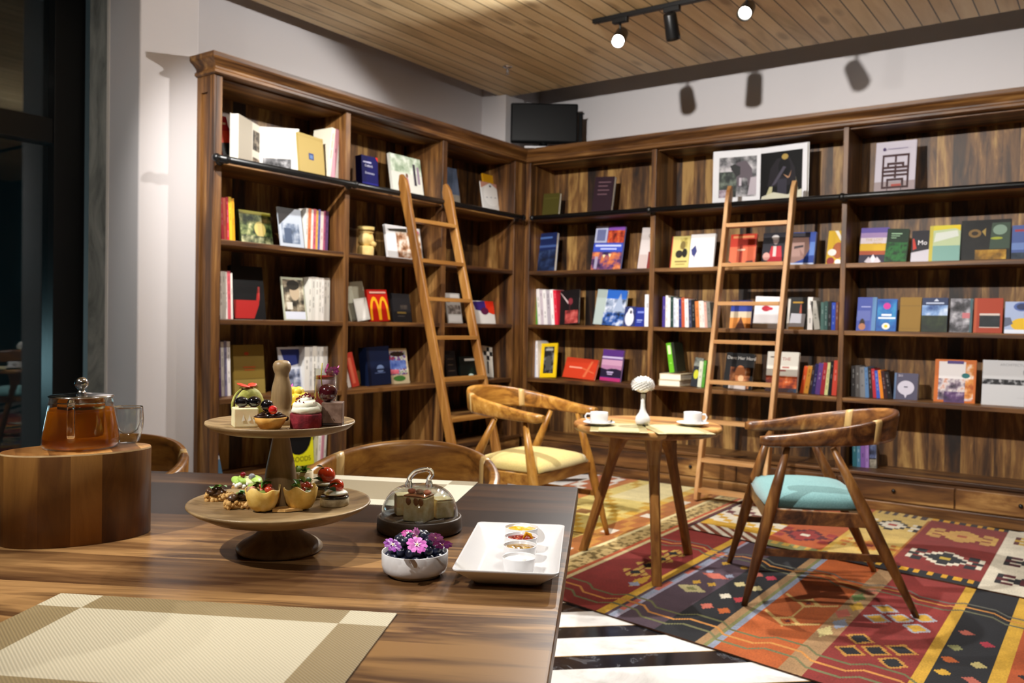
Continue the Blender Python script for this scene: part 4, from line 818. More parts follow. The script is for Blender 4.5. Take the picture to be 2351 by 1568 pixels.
def back_kilim(x,v):
    if x<-1.56:
        c=CRM
        if v<4.60: c=CRM if (int((x+v)/.045)%2) else '7a3a20'
        elif v<4.72: c='c89a28' 
        elif v<4.95: c='d0a028' if (int(x/.05)+int(v/.06))%3==0 else CRM
        else:
            c=CRM
            if (int(x/.055)+int(v/.07))%3==0: c='6a2630'
            if v>5.25: c='a8502c' if (int(x/.06)+int(v/.08))%2 else CRM
        if x<-1.99: c=DKRED if x<-2.01 else BLK
        return c
    if x<-1.22:
        c='b4562a'; m=medal(x,v,-1.40,4.78,.11,.16,'96302c','5a1a24',CRM)
        if m: c=m
        m=medal(x,v,-1.40,5.28,.11,.16,'5a1a24','d0a040',CRM)
        if m: c=m
        if x>-1.24 or x<-1.55: c='d0a848'
        q=comb(x,v,4.41,False,OLV,'c8a048'); return q or c
    if x<-.905:
        c='d2b264'; 
        m=medal(x,v,-1.07,5.42,.10,.15,CRM,'1e1e20','a83a30')
        if m: c=m
        m=medal(x,v,-1.07,4.82,.10,.15,'b86a28','d0a040',RED)
        if m: c=m
        if x>-.92: c='a8641c'
        q=comb(x,v,5.86,True,'a02a30','8a2a2c' if (x/.06)%1<.5 else 'd2b264') 
        if v>5.80: return '9c2630'
        if v>5.70: return 'd2b264' if (x/.055)%1<.5 else '4a3a38'
        q=comb(x,v,4.41,False,BLK,YEL); return q or c
    if x<-.485:
        c='842823'; m=medal(x,v,-.695,5.42,.115,.16,'c89850','d0a450','a85030')
        if m: c=m
        m=medal(x,v,-.695,4.84,.115,.16,BLK,CRM,'c8a838')
        if m: c=m
        q=comb(x,v,5.86,True,BLK,'d8a020'); 
        if q: return q
        q=comb(x,v,4.41,False,BLK,'d8a020'); return q or c
    if x<-.05:
        c=CRM; 
        for cv,f,e in ((5.55,'c8a030','5a1a20'),(5.05,'4a1420',BLK),(4.66,'5a1a24',BLK)):
            m=medal(x,v,-.27,cv,.11,.15,f,e,CRM)
            if m: c=m
        return c
    if x<.4:
        c='b4562a'; m=medal(x,v,.17,5.1,.12,.2,RED,BLK,CRM); return m or c
    c='842823'; m=medal(x,v,.62,5.1,.12,.2,BLK,CRM,YEL); return m or c
kilim('patchwork kilim with stepped medallions along the base of the right bookcase',-2.03,.86,4.415,5.80,.0125,back_kilim,shear=-.14,sx0=-.9,z0=.0085)
def left_kilim(x,y):
    n=noise.noise(Vector((x*30,y*30,1)))
    if x>-2.055: return 'd8c490'
    if x>-2.075: return 'c05a34'
    if x>-2.20:
        return 'c8ac70' if n>-.12 else '7a6434'
    if x>-2.225: return 'e8d8a0'
    if x>-2.40:
        c='b06a30'
        if (int(x/.05)+int(y/.13))%3==0: c='c88a3a'
        if abs(((y/.5)%1)-.5)<.1 and -2.36<x<-2.28: c='e8dcc8'
        return c
    if x>-2.47: return 'd8a838' if int(y/.1)%2 else 'e0c068'
    if x>-2.92:
        c='e2ca74'
        if (int(x/.06)+int(y/.09))%5==0: c='c89c30'
        if 5.1<y<5.9 and x>-2.80: c='ead9a0'
        if abs(x+2.7)<.05 and abs(y-4.6)<.06: c='8a5a20'
        return c
    if x>-2.98: return 'c87a34'
    c='b4602c'
    if (int(x/.07)+int(y/.16))%4==0: c='e8e0d4'
    return c
kilim('yellow and orange kilim under the cream cafe chair',-3.25,-2.031,2.9,5.80,.0125,left_kilim,shear=0)
# ---------------------------------------------------------------- chairs with one bent back-and-arm rail
CH=['3c210e','70441c','9a6630','bf8c4e']
def chair_woods(pfx,tone):
    return (wood(pfx+'_rail',tone,1,scale=7,stretch=5,rough=.32,dist=2.2),wood(pfx+'_leg',tone,2,scale=9,stretch=9,rough=.34),wood(pfx+'_joint',['9a7a48','c2a068','d4b47e'],2,scale=9,rough=.35))
def make_chair(name,label,cat,fabric,woods,c,f,group=None,hz=0):
    """local x: forward, y: left, z: up"""
    wr,wl,wj=woods
    root=thing(name,label,cat,(c[0],c[1],hz),math.atan2(f[1],f[0]),group)
    # rail: arms straight, back round; ring of 8 points
    N=44; fr=[]; mats=[]
    pts=[]
    for i in range(N+1):
        s=-1+2*i/N; a=abs(s)
        if a>.62:
            q=(a-.62)/.38; x=-.0+.285*q; y=math.copysign(.285-.012*q*q,s)
        else:
            th=s/.62*PI/2; x=-.315*math.cos(th)**.9; y=.285*math.sin(th)
        pts.append((s,x,y))
    for i,(s,x,y) in enumerate(pts):
        a=abs(s); i0,i1=max(0,i-1),min(N,i+1); tx_,ty_=pts[i1][1]-pts[i0][1],pts[i1][2]-pts[i0][2]; L=math.hypot(tx_,ty_); nx,ny=-ty_/L,tx_/L   # inwards/outwards
        k=(math.cos(a*PI)+1)/2; k=k**.8
        zt=.708+.105*k; h=.045+.075*k; th=.019-.006*k+(.006 if a>.8 else 0)
        tilt=.25*k
        if a>.965: h*=.75; th*=.75; zt-=.004
        ring=[]
        for u,w in ((-1,-.75),(-.6,-1),(.6,-1),(1,-.75),(1,.75),(.6,1),(-.6,1),(-1,.75)):
            zz=zt-h/2+w*h/2; off=u*th
            ring.append((x+nx*off-tilt*(zz-zt+h/2)*(1 if x<0 else 0)*.5,y+ny*off,zz))
        fr.append(ring)
        if i<N: mats.append(wr)
    m=MB(); m.sweep(fr,mats); m.build('back_rail',root)
    # pale finger joints either side of the back
    for s in (-1,1):
        i=N//2+s*8; i2=i+s
        m=MB(); A=fr[i]; B=fr[i2]; cx=lambda ring:Vector((sum(p[0] for p in ring)/8,sum(p[1] for p in ring)/8,sum(p[2] for p in ring)/8))
        g=[]
        for ring in (A,B):
            c0=cx(ring); g.append([c0+(Vector(p)-c0)*1.010 for p in ring])
        m.sweep(g,wj); m.build('finger_joint',root)
    # legs
    LG=[((.34,.33),(.17,.268),.668),((-.34,.33),(-.01,.275),.668)]
    for (fx,fy),(tx_,ty_),zt in LG:
        for s in (1,-1):
            P0=Vector((fx,fy*s,0)); P1=Vector((tx_,ty_*s,zt)); m=MB()
            m.tube([P0.lerp(P1,q) for q in (0,.08,.35,.6,.75,1)],[.0125,.015,.0235,.0265,.023,.0125],wl,12); m.build('leg',root)
    def legp(i,s,z):
        (fx,fy),(tx_,ty_),zt=LG[i]; q=z/zt; return Vector((fx+(tx_-fx)*q,(fy+(ty_-fy)*q)*s,z))
    for s in (1,-1):
        a,b=legp(0,s,.225),legp(1,s,.225); m=MB(); m.sweep([[p+Vector((0,u*.009,w*.014)) for u,w in ((-1,-1),(1,-1),(1,1),(-1,1))] for p in (a,b)],wr,False); m.build('stretcher',root)
    # seat frame: four rails
    m=MB(); zc=.375; co=[legp(0,1,zc),legp(1,1,zc),legp(1,-1,zc),legp(0,-1,zc)]
    for a,b in zip(co,co[1:]+co[:1]):
        d=(b-a).normalized(); n=Vector((-d.y,d.x,0)); m.sweep([[p+n*(u*.011)+Vector((0,0,w*.028)) for u,w in ((-1,-1),(1,-1),(1,1),(-1,1))] for p in (a,b)],wr,False)
    m.build('seat_frame',root)
    # upholstered seat pad
    m=MB(); n=18; vs=[]; fs=[]
    for j in range(n+1):
        for i in range(n+1):
            u=-1+2*i/n; w=-1+2*j/n; q=max(abs(u),abs(w)); 
            uu,ww=u,w
            rr=math.hypot(u,w)
            if rr>1e-6:
                k=q/rr; mixk=.12*q**6; uu,ww=u*(1-mixk)+u*k*mixk,w*(1-mixk)+w*k*mixk
            x=.045+uu*.218; y=ww*(.262 if u>0 else .262-.03*abs(u)); 
            dome=(1-q**3.5); z=.412+.062*max(0,dome)**.5+.014*math.cos(min(1,rr)*PI/2)-.012*u*0
            vs.append((x,y,z))
    for j in range(n):
        for i in range(n): a=j*(n+1)+i; fs.append((a,a+1,a+n+2,a+n+1))
    b=[i for i in range(n+1)]+[j*(n+1)+n for j in range(1,n+1)]+[n*(n+1)+i for i in range(n-1,-1,-1)]+[j*(n+1) for j in range(n-1,0,-1)]; nb=len(vs)
    for i in b: vs.append((vs[i][0]*.955,vs[i][1]*.955,.398))
    for q in range(len(b)): w=(q+1)%len(b); fs.append((b[q],b[w],nb+w,nb+q))
    fs.append(tuple(nb+q for q in range(len(b)))); m.add(vs,fs,fabric,True); m.build('seat',root)
    return root
def cloth(c1,c2,name):
    t=NT(name); p=t.pr(rough=.85,spec=.15,sheen=.3); n=t.noise(t.coord((1,1,1)),260,2,.6); r_=t.ramp(n.outputs[0],[(.35,c1),(.65,c2)]); t.l(r_.outputs[0],p.inputs['Base Color']); t.bump(p,n.outputs[0],.25,.002); return t.m
M_teal=cloth('587e80','6f9797','turquoise_cloth'); M_cream=cloth('b5a05c','cab678','cream_yellow_cloth'); M_beige=cloth('b0a080','c8b898','beige_cloth')
make_chair('armchair','wooden cafe armchair with a turquoise seat on the kilim','chair',M_teal,chair_woods('walnut',['2c170a','56331a','7e5228','a87a42']),(-1.09,3.915),(-.896,-.444),'cafe armchairs at the round table',.0085)
make_chair('armchair','wooden cafe armchair with a cream yellow seat by the round table','chair',M_cream,chair_woods('honey',['50300f','8a5a22','ab7a34','c89a58']),(-2.62,3.83),(1,0.02),'cafe armchairs at the round table',.0085)
# ---------------------------------------------------------------- round cafe table
def cafe_table():
    c=(-1.845,3.735); root=thing('cafe_table','round wooden cafe table with three splayed legs between two chairs','table',(c[0],c[1],.0085))
    wt=wood('cafe_top',['6a4020','9a6a38','b8894e','cfa66c'],0,scale=6,rough=.35,plank=.09,paxis=1); wr=wood('cafe_leg',['4a2a14','70451f','94642f','b88a4a'],2,scale=8,rough=.4)
    m=MB(); m.lathe([(.0,.655),(.335,.655),(.352,.665),(.356,.680),(.350,.690),(.345,.692),(0,.692)],wt,48); m.build('tabletop',root)
    for fx,fy in ((-1.659,3.491),(-1.768,4.079),(-2.225,3.80)):
        f=Vector((fx-c[0],fy-c[1],0)); d=f.normalized(); n=Vector((-d.y,d.x,0)); tp=d*.15+Vector((0,0,.6545))
        m=MB(); fr=[]
        for q,w in ((0,.021),(.70,.023),(.80,.026),(.90,.042),(1,.085)):
            p=f.lerp(tp,q); p.z=.6545*q
            fr.append([p+n*(a*w*(1 if q<.85 else .8 if q<.95 else .42))+d*(b*w) for a,b in ((-1,-.55),(-.55,-1),(.55,-1),(1,-.55),(1,.55),(.55,1),(-.55,1),(-1,.55))])
        m.sweep(fr,wr,False); m.build('leg',root)
    return c
CT=cafe_table(); ZT=.7005
# ---------------------------------------------------------------- dining table: u runs along its back edge, v away from the viewer
TU=Vector((.872,.489,0)); TV=Vector((-.489,.872,0)); TC=Vector((-1.131,1.90,0)); TANG=math.atan2(TU.y,TU.x)
def tp(u,v,z=0): q=TC+TU*u+TV*v; return (q.x,q.y,z)
def tuv(p): q=Vector((p[0],p[1],0))-TC; return q.dot(TU),q.dot(TV)
W_tab=wood('table_planks',['1d0f08','432a17','6e4e2e','9a7448','4a301b','85623a'],0,scale=5.5,stretch=12,rough=.34,plank=.16,paxis=1,pvar=1.5,spec=.28,coat=.0,pos=[.28,.39,.48,.55,.60,.70])
dt=thing('dining_table','large dark-streaked wooden dining table in the foreground','table',tp(0,0,0),TANG)
m=MB(); m.box(-2.6,-1.35,.715,0,0,.75,W_tab,.004); m.build('tabletop',dt)
m=MB(); 
for a in ((-2.5,-1.27,-.12,-1.245),): m.box(a[0],a[1],.63,a[2],a[3],.7145,W_tab,.003)
for a in ((-2.5,-1.2445,-2.475,-.1005),(-.145,-1.2445,-.12,-.1005)): m.box(a[0],a[1],.63,a[2],a[3],.7145,W_tab,.003)
m.build('apron',dt)
for u in (-2.47,-.15):
    for v in (-1.24,-.11):
        m=MB(); m.box(u-.035,v-.035,0,u+.035,v+.035,.6295,wood('table_leg',ROSE,2),.004); m.build('leg',dt)
# dining chairs tucked in at the far side
def dining(pxt,label):
    p=onz(pxt[0],pxt[1],.810); u,v=tuv(p); c=tp(u,v-.315); return c,label
for pxt,lb,sh in (((918,1010),'wooden dining chair with a broad bent backrest behind the glass dome',.066),((336,996),'wooden dining chair whose back shows right of the oval wood block',-.024)):
    c,l_=dining(pxt,lb); f=-TV
    c=(c[0]+RT.x*sh,c[1]+RT.y*sh)
    q_=make_chair('dining_chair',l_,'chair',M_beige,chair_woods('dining%d'%int(pxt[0]),['4a2a10','7a4e1f','9a6a2e','b48444']),c,(f.x,f.y),'dining chairs at the far side of the table'); q_.scale=(.92,.92,1)
# placemats
def placemat(label,c,ang,L,Wd,z,cols,group,bw=.055,rx=0):
    t=NT('woven_mat'); p=t.pr(rough=.6,spec=.35); v=t.coord((1,1,1)); sx=t.n('ShaderNodeSeparateXYZ'); t.l(v,sx.inputs[0])
    ax=t.math('GREATER_THAN',t.math('ABSOLUTE',sx.outputs[0]),L/2-bw*1.25); ay=t.math('GREATER_THAN',t.math('ABSOLUTE',sx.outputs[1]),Wd/2-bw)
    xo=t.math('ABSOLUTE',t.math('SUBTRACT',ax,ay)); c_=t.mix(lin(cols[0]),lin(cols[1]),xo)
    w1=t.n('ShaderNodeTexWave',wave_type='BANDS',bands_direction='DIAGONAL'); w1.inputs['Scale'].default_value=110; w1.inputs['Distortion'].default_value=.4; t.l(v,w1.inputs['Vector'])
    k=t.ramp(w1.outputs[1],[(.0,'c0c0c0'),(1,'ffffff')]); t.l(t.mix(c_,k.outputs[0],.55,'MULTIPLY'),p.inputs['Base Color']); t.bump(p,w1.outputs[1],.3,.002)
    m=MB(); m.box(-L/2,-Wd/2,0,L/2,Wd/2,.0022,t.m,.0008); o=m.build('placemat',None,(c[0],c[1],z),(0,0,ang)); return tag(o,label,'placemat',group)
G3='woven placemats on the dining table'
A,B_,C_=onz(140,1362,.752),onz(912,1408,.752),onz(840,1568,.752); ax=(B_-A); L=ax.length; an=math.atan2(ax.y,ax.x); nv=Vector((-ax.y,ax.x,0)).normalized(); c=(A+B_)/2-nv*.17
placemat('tan woven placemat with a cream centre at the near edge of the dining table',c,an,L,.34,.7503,('c2b79c','8d7a56'),G3)
A,B_=onz(1095,1106,.752),onz(1060,1172,.752); u,v=tuv(A); c=tp(u-.255,v-.155)
placemat('cream and grey woven placemat behind the glass dome',c,TANG-R(3),.50,.33,.7503,('94876c','d0c8b2'),G3)
G4='woven placemats on the cafe table'
for (px,py),rr,lb in (((1400,985),R(8),'cream woven mat under the left coffee cup on the cafe table'),((1570,990),R(20),'cream woven mat under the right coffee cup on the cafe table')):
    q=onz(px,py,ZT); d=Vector((q.x-CT[0],q.y-CT[1],0)); 
    placemat(lb,(CT[0]+d.x*.78,CT[1]+d.y*.78),R(35)+rr-R(14),.255,.36,ZT+.0006,('a89c74','85794a') if px<1500 else ('b0a47c','8c8052'),G4,.03)
# ---------------------------------------------------------------- things on the dining table
ZD=.7506
def rz_to(p):  # rotation that turns local -y towards the camera
    return math.atan2(p[1],p[0])-PI/2
def mpp(p): return depth(p)/F
W_acac=wood('acacia_turned',['58442c','806746','9d835c','b69d74'],0,scale=9,stretch=5,rough=.42,dist=1.4)
W_acac2=wood('acacia_stem',['58442c','806746','9d835c','b69d74'],2,scale=9,stretch=5,rough=.42,dist=1.4)
# -------- two-tier cake stand
q=onz(642,1262,ZD); SC=(q.x,q.y); k=mpp((q.x,q.y,.85)); RV=RT.copy(); RV.z=0; RV.normalize(); FV=Vector((-RV.y,RV.x,0))   # image right / away on the table
z_low=z_at(SC,1150); z_up=z_at(SC,966); z_top=z_at(SC,827); z_neck=z_at(SC,857); z_fl=z_at(SC,952)
stand=thing('cake_stand','two-tier turned wooden cake stand carrying pastries and canapes','cake stand',(SC[0],SC[1],ZD),rz_to(SC))
def zz(y): return z_at(SC,y)-ZD
RB_,RL,RU=97*k,204*k,166*k
m=MB(); hN=zz(1204); m.lathe([(0,0),(RB_*.96,0),(RB_,.004),(RB_*.99,.009),(RB_*.90,hN*.34),(RB_*.74,hN*.48),(RB_*.58,hN*.64),(RB_*.47,hN*.82),(RB_*.42,hN),(RB_*.43,hN*1.1),(RB_*.52,hN*1.25)],W_acac2,48); m.build('foot',stand)
def dish(rim,zr,rf,zf,cen,under):
    # rim radius, rim height, flat floor radius and height, underside
    return [(0,zf),(rf*.6,zf+.0005),(rf,zf+.002),((rf+rim)/2,zf+(zr-zf)*.42),(rim*.97,zr-.0012),(rim,zr),(rim*1.004,zr-.003),(rim*.93,zr-.012),((rf+rim)/2*.9,under+.004),(cen*1.1,under),(0,under)]
zlf=zz(1150)-.009; m=MB(); m.lathe(dish(RL,zz(1150),RL*.70,zlf,RB_*.5,zlf-.020),W_acac,64); m.build('lower_plate',stand)
m=MB(); m.lathe([(0,zlf+.0006),(40*k,zlf+.0006),(41*k,zlf+.004),(38*k,zz(1120)),(33*k,zz(1075)),(25*k,zz(1035)),(19*k,zz(1003)),(20*k,zz(992)),(0,zz(992))],W_acac2,40); m.build('stem',stand)
zuf=zz(966)-.006; m=MB(); m.lathe(dish(RU,zz(966),RU*.74,zuf,28*k,zuf-.016),W_acac,64); m.build('upper_plate',stand)
m=MB(); m.lathe([(0,zuf+.0006),(37*k,zuf+.0006),(38*k,zuf+.006),(35*k,zz(958)),(23*k,zz(944)),(21*k,zz(935)),(24*k,zz(918)),(22*k,zz(890)),(16*k,zz(866)),(15.5*k,zz(858)),(19*k,zz(850)),(20.5*k,zz(842)),(19.5*k,zz(835)),(15*k,zz(829)),(8*k,zz(827)),(0,zz(826.5))],W_acac2,36); m.build('handle',stand)
ZU=ZD+zuf+.0015; ZL=ZD+zlf+.0015
def onU(px,dy):
    q=Vector((SC[0],SC[1],0))+FV*dy; kk_=depth((q.x,q.y,1.))/F; q=q+RV*((px-642)*kk_); return (q.x,q.y,ZU)
def onL(px,py): q=onz(px,py,ZL); return (q.x,q.y,ZL)
# pastries
M_mac=speckle(['8f8f3c','a8a850','bcb868'],90,4,.6,bump=.2,name='pistachio_shell'); M_choc=speckle(['1c0e08','2e1810','402418'],40,4,.35,name='chocolate')
M_gloss=paint('08060a',.06,'glossy_black',spec=.8,coat=.6); M_redb=paint('b81c14',.1,'red_currant',spec=.7,coat=.5)
M_cake=speckle(['d8bc80','e8d098','f2e0b0'],60,5,.7,bump=.3,sub=.1,name='cream_cake'); M_ivory=speckle(['e2d2a0','ecdfb4','f2e8c6'],30,4,.5,bump=.1,sub=.15,name='ivory_cake')
M_pastry=speckle(['b07828','d8a04c','e8bc70'],40,5,.6,bump=.2,name='short_pastry'); M_cream=speckle(['ece0c4','f4ead2','faf4e4'],40,3,.45,sub=.15,name='whipped_cream')
M_petal=paint('c83a18',.5,'red_petal'); M_pink=paint('d858b0',.5,'pink_petal'); M_purp=paint('8c2a9c',.5,'purple_petal')
def swirl(m,c,r0,h,mat,turns=3,rt=.006,n=60,z0=0):
    pts=[];rad=[]
    for i in range(n+1):
        q=i/n; a=q*turns*2*PI; r=r0*(1-q)**.9; pts.append((c[0]+r*math.cos(a),c[1]+r*math.sin(a),z0+h*q)); rad.append(rt*(1-.55*q))
    m.tube(pts,rad,mat,8)
# macaron standing on its edge
p=onU(566,-.004); mac=thing('macaron','pistachio green macaron standing on edge behind the ivory cake cube','macaron',p,rz_to(p)+R(42))
rm=41*k
for s in (-1,1):
    m=MB(); m.x=Matrix.Translation((0,0,rm))@Matrix.Rotation(R(-90*s),4,'X'); m.lathe([(0,.003),(rm*.97,.003),(rm,.0045),(rm*.985,.0065),(rm*.9,.0105),(rm*.6,.0138),(0,.015)],M_mac,32); m.build('shell',mac)
m=MB(); m.x=Matrix.Translation((0,0,rm))@Matrix.Rotation(R(90),4,'X'); m.lathe([(0,-.0029),(rm*.93,-.0029),(rm*.97,0),(rm*.93,.0029),(0,.0029)],M_choc,32); m.build('filling',mac)
m=MB(); 
for a,b in ((-.012,.3),(.008,-.2)): m.ball((a,-.002,2*rm+.0035),.0125,M_petal,12,.0022,.35,a*900,Euler((.15,b,a*60)),.008)
m.build('petal',mac)
# ivory cake cube with two black berries
p=onU(578,-.055); cb=thing('cake_cube','ivory cake cube with two glossy black berries on the upper tier','cake',p,rz_to(p)+R(8)); s=26*k
m=MB(); m.box(-s,-s*.8,0,s,s*.9,s*1.62,M_ivory,.002); 
for a in (-.4,.1,.55): m.add([(a*s,-s*.8-.0006,s*.5),(a*s+.006,-s*.8-.0012,s*.6),(a*s+.003,-s*.8-.0006,s*1.1)],[(0,1,2)],M_cream)
m.build('sponge',cb)
for a in (-.25,.75): m=MB(); m.ball((a*s,.002,s*1.62+.0095),.0115 if a<0 else .0125,M_gloss,16,.0098); m.build('black_berry',cb)
# chocolate tartlet
def tart(label,px,py,rt,hh):
    p=onU(px,py); o=thing('tartlet',label,'tart',p,rz_to(p)); m=MB(); n=36
    fl=lambda r,i:r*(1+.02*math.cos(i*PI/1.5))
    vs=[];fs=[]; prof=[(rt*.55,0),(rt*.62,.001),(rt*.85,hh*.55),(rt,hh),(rt*.95,hh+.0006),(rt*.88,hh*.85),(0,hh*.8)]
    m.lathe(prof,M_pastry,n); m.build('crust',o); return o,p
o,p=tart('chocolate tartlet with a black and a red berry on the upper tier',645,-.078,36*k,25*k); h=25*k
m=MB(); 
for a in (-.014,.014): swirl(m,(a,-.004,0),.0125,.010,M_choc,2.5,.0045,40,h*.88)
swirl(m,(0,.012,0),.012,.011,M_choc,2.5,.0045,40,h*.88); m.build('chocolate_cream',o)
m=MB(); m.ball((-.006,.0,h+.020),.0108,M_gloss,14); m.build('black_berry',o)
m=MB(); m.ball((.004,-.012,h+.0135),.0078,M_redb,14); m.build('red_berry',o)
# yellow cream pastry behind the handle
p=onU(652,.064); o=thing('cream_pastry','yellow cream rosette pastry half hidden behind the stand handle','pastry',p,rz_to(p))
M_yel=speckle(['d8b428','ecd048','f4e070'],30,3,.4,sub=.1,name='lemon_cream'); m=MB(); m.lathe([(0,0),(.026,0),(.032,.016),(.03,.018),(0,.018)],M_pastry,24); m.build('crust',o)
m=MB()
for ring,(r_,z_,n) in enumerate(((.027,.026,9),(.018,.040,7),(.008,.052,4))):
    for i in range(n): a=2*PI*i/n+ring*.3; m.ball((r_*math.cos(a),r_*math.sin(a),z_),.0125-.001*ring,M_yel,10)
m.build('lemon_rosette',o)
m=MB(); m.add([(-.022,-.012,.052),(-.012,-.016,.054),(-.008,-.006,.062),(-.018,-.002,.064)],[(0,1,2,3)],M_purp); m.add([(-.016,.0,.058),(-.004,-.004,.06),(-.004,.006,.068)],[(0,1,2)],M_pink); m.build('petal',o)
# red velvet cake
M_vel=speckle(['4a0c14','6c141e','8c2430'],70,5,.8,bump=.5,name='red_velvet')
p=onU(719,-.058); o=thing('red_velvet_cake','round red velvet cake with white frosting and red crumbs','cake',p,rz_to(p)); rr=34*k; hh=32*k
m=MB(); m.lathe([(0,0),(rr*.97,0),(rr,.002),(rr*1.02,hh*.9),(rr*.98,hh),(0,hh)],M_vel,32); m.build('sponge',o)
m=MB(); m.ball((0,0,hh+.006),rr*.93,M_cream,22,.012,.15,2); swirl(m,(0,0,0),rr*.66,.021,M_cream,2.6,.0105,60,hh+.008); m.build('frosting',o)
m=MB(); rn=random.Random(3)
for i in range(60):
    a=rn.uniform(0,2*PI); d=rn.uniform(.1,.95)*rr*.85; z=hh+.037-(d/rr)**1.6*.022; m.ball((d*math.cos(a),d*math.sin(a),z-.002),rn.uniform(.0008,.0017),M_vel,6)
m.build('crumbs',o); o.children[-1]['kind']='stuff'
# chocolate mousse slice with a cherry
M_mou=speckle(['5c4434','72584a','8a7060'],60,4,.6,bump=.15,name='cocoa_mousse'); p=onU(768,-.022); o=thing('mousse_slice','square chocolate mousse slice under a dark cherry on the upper tier','cake',p,rz_to(p)-R(6)); a=23*k; hh=54*k
m=MB(); m.box(-a,-a,.006,a,a,hh,M_mou,.001); m.build('mousse',o); m=MB(); m.box(-a*1.01,-a*1.01,0,a*1.01,a*1.01,.0058,M_choc,.001); m.build('biscuit_base',o)
M_chy=speckle(['1a0408','3a0810','5a1018'],20,2,.08,spec=.8,name='dark_cherry',coat=.6)
ch=thing('cherry','dark red cherry with a green stem on the chocolate mousse slice','cherry',(p[0]-RV.x*.009-FV.x*.004,p[1]-RV.y*.009-FV.y*.004,p[2]+hh),rz_to(p))
m=MB(); m.ball((0,0,.0165),.0175,M_chy,20,.0165,.08,4); m.build('fruit',ch); m=MB(); m.tube([(-.010,-.010,.030),(-.012,-.012,.045),(-.010,-.011,.07)],.0011,paint('a89a30',.5,'cherry_stem'),6); m.build('stem',ch)
# dessert glass
p=onU(733,.030); o=thing('dessert_glass','straight glass of layered pink mousse and red jelly with a pink flower','dessert',p,rz_to(p)); rg=26.5*k; zt=z_at(p,846)-ZU
G_thin=clear('thin_glass','f6f8f8',1.0); yz=lambda y:z_at(p,y)-ZU
m=MB(); m.shell([(rg,.0),(rg,zt),(rg-.0015,zt),(rg-.0015,.003),(0,.003),(0,0)],G_thin,32,closed=False); m.build('tumbler',o)
M_jel=paint('a8141c',.12,'red_jelly',spec=.6,coat=.4); M_pm=speckle(['e4b4c0','eec4ce','f4d4da'],50,3,.5,sub=.2,name='pink_mousse'); ri=rg-.0022
for a,b,mt,nm in ((.0035,yz(898),M_jel,'red_jelly'),(yz(898)+.0003,yz(870),M_pm,'pink_mousse'),(yz(870)+.0003,yz(862),M_jel,'red_jelly')):
    m=MB(); m.lathe([(0,a),(ri,a),(ri,b-.001),(ri*.98,b),(0,b)],mt,28); m.build(nm,o)
def flower(m,c,r,cols,n=5,tilt=(0,0),seed=0,center='f0ead8'):
    T=Matrix.Translation(c)@Euler((tilt[0],tilt[1],seed),'XYZ').to_matrix().to_4x4(); old=m.x; m.x=(old@T) if old else T
    mt=[paint(x,.5,'petal_%s'%x) for x in cols]
    for i in range(n):
        a=2*PI*i/n; ca,sa=math.cos(a),math.sin(a); P=lambda u,w,z:(r*(u*ca-w*sa),r*(u*sa+w*ca),r*z)
        m.add([P(.08,0,.05),P(.5,-.36,.16),P(.8,-.46,.1),P(.98,-.24,.06),P(.86,0,.08),P(.98,.24,.06),P(.8,.46,.1),P(.5,.36,.16)],[(0,1,4),(1,2,4),(2,3,4),(0,4,7),(4,6,7),(4,5,6)],mt[i%len(mt)])
        m.add([P(.03,-.08,.12),P(.46,0,.20),P(.03,.08,.12)],[(0,1,2)],paint(center,.5,'petal_eye'))
    m.ball((0,0,r*.1),r*.12,paint('e8d890',.5,'pistil'),6); m.x=old
m=MB(); flower(m,(.012,-.012,zt-.006),.013,['d060b4','e080c8'],5,(R(-55),R(10)),.4); flower(m,(.002,-.006,zt+.001),.010,['c850a8','d878c0'],5,(R(-70),R(-20)),1.2); flower(m,(.020,-.004,zt-.003),.010,['c850a8','e080c8'],5,(R(-60),R(30)),2.); m.build('pink_flower',o)
# -------- canapes on the lower plate
M_bread=speckle(['a87c40','c89c5c','dcb87c'],55,6,.8,bump=.7,name='crisp_bread'); M_mush=speckle(['2c1c12','5a3e28','8a6a4a'],35,4,.3,bump=.3,name='cooked_mushroom'); M_herb=paint('4a7a28',.45,'herb_leaf'); M_herb2=paint('86a878',.5,'pale_sprout'); M_white=speckle(['e8e4d8','f2eee4','fbf8f0'],45,4,.6,bump=.5,sub=.1,name='soft_cheese')
def leaf(m,c,L,w,mat,rot,bend=.25):
    T=Matrix.Translation(c)@Euler(rot,'XYZ').to_matrix().to_4x4(); old=m.x; m.x=(old@T) if old else T
    vs=[];n=7
    for i in range(n+1):
        q=i/n; ww=w*math.sin(PI*q)**.8*(1-.25*q); z=bend*L*math.sin(PI*q)
        vs+= [(q*L,-ww,z+.15*ww),(q*L,0,z-.12*ww),(q*L,ww,z+.15*ww)]
    fs=[]
    for i in range(n):
        for s in (0,1): a=i*3+s; fs.append((a,a+1,a+4,a+3))
    m.add(vs,fs,mat,True); m.x=old
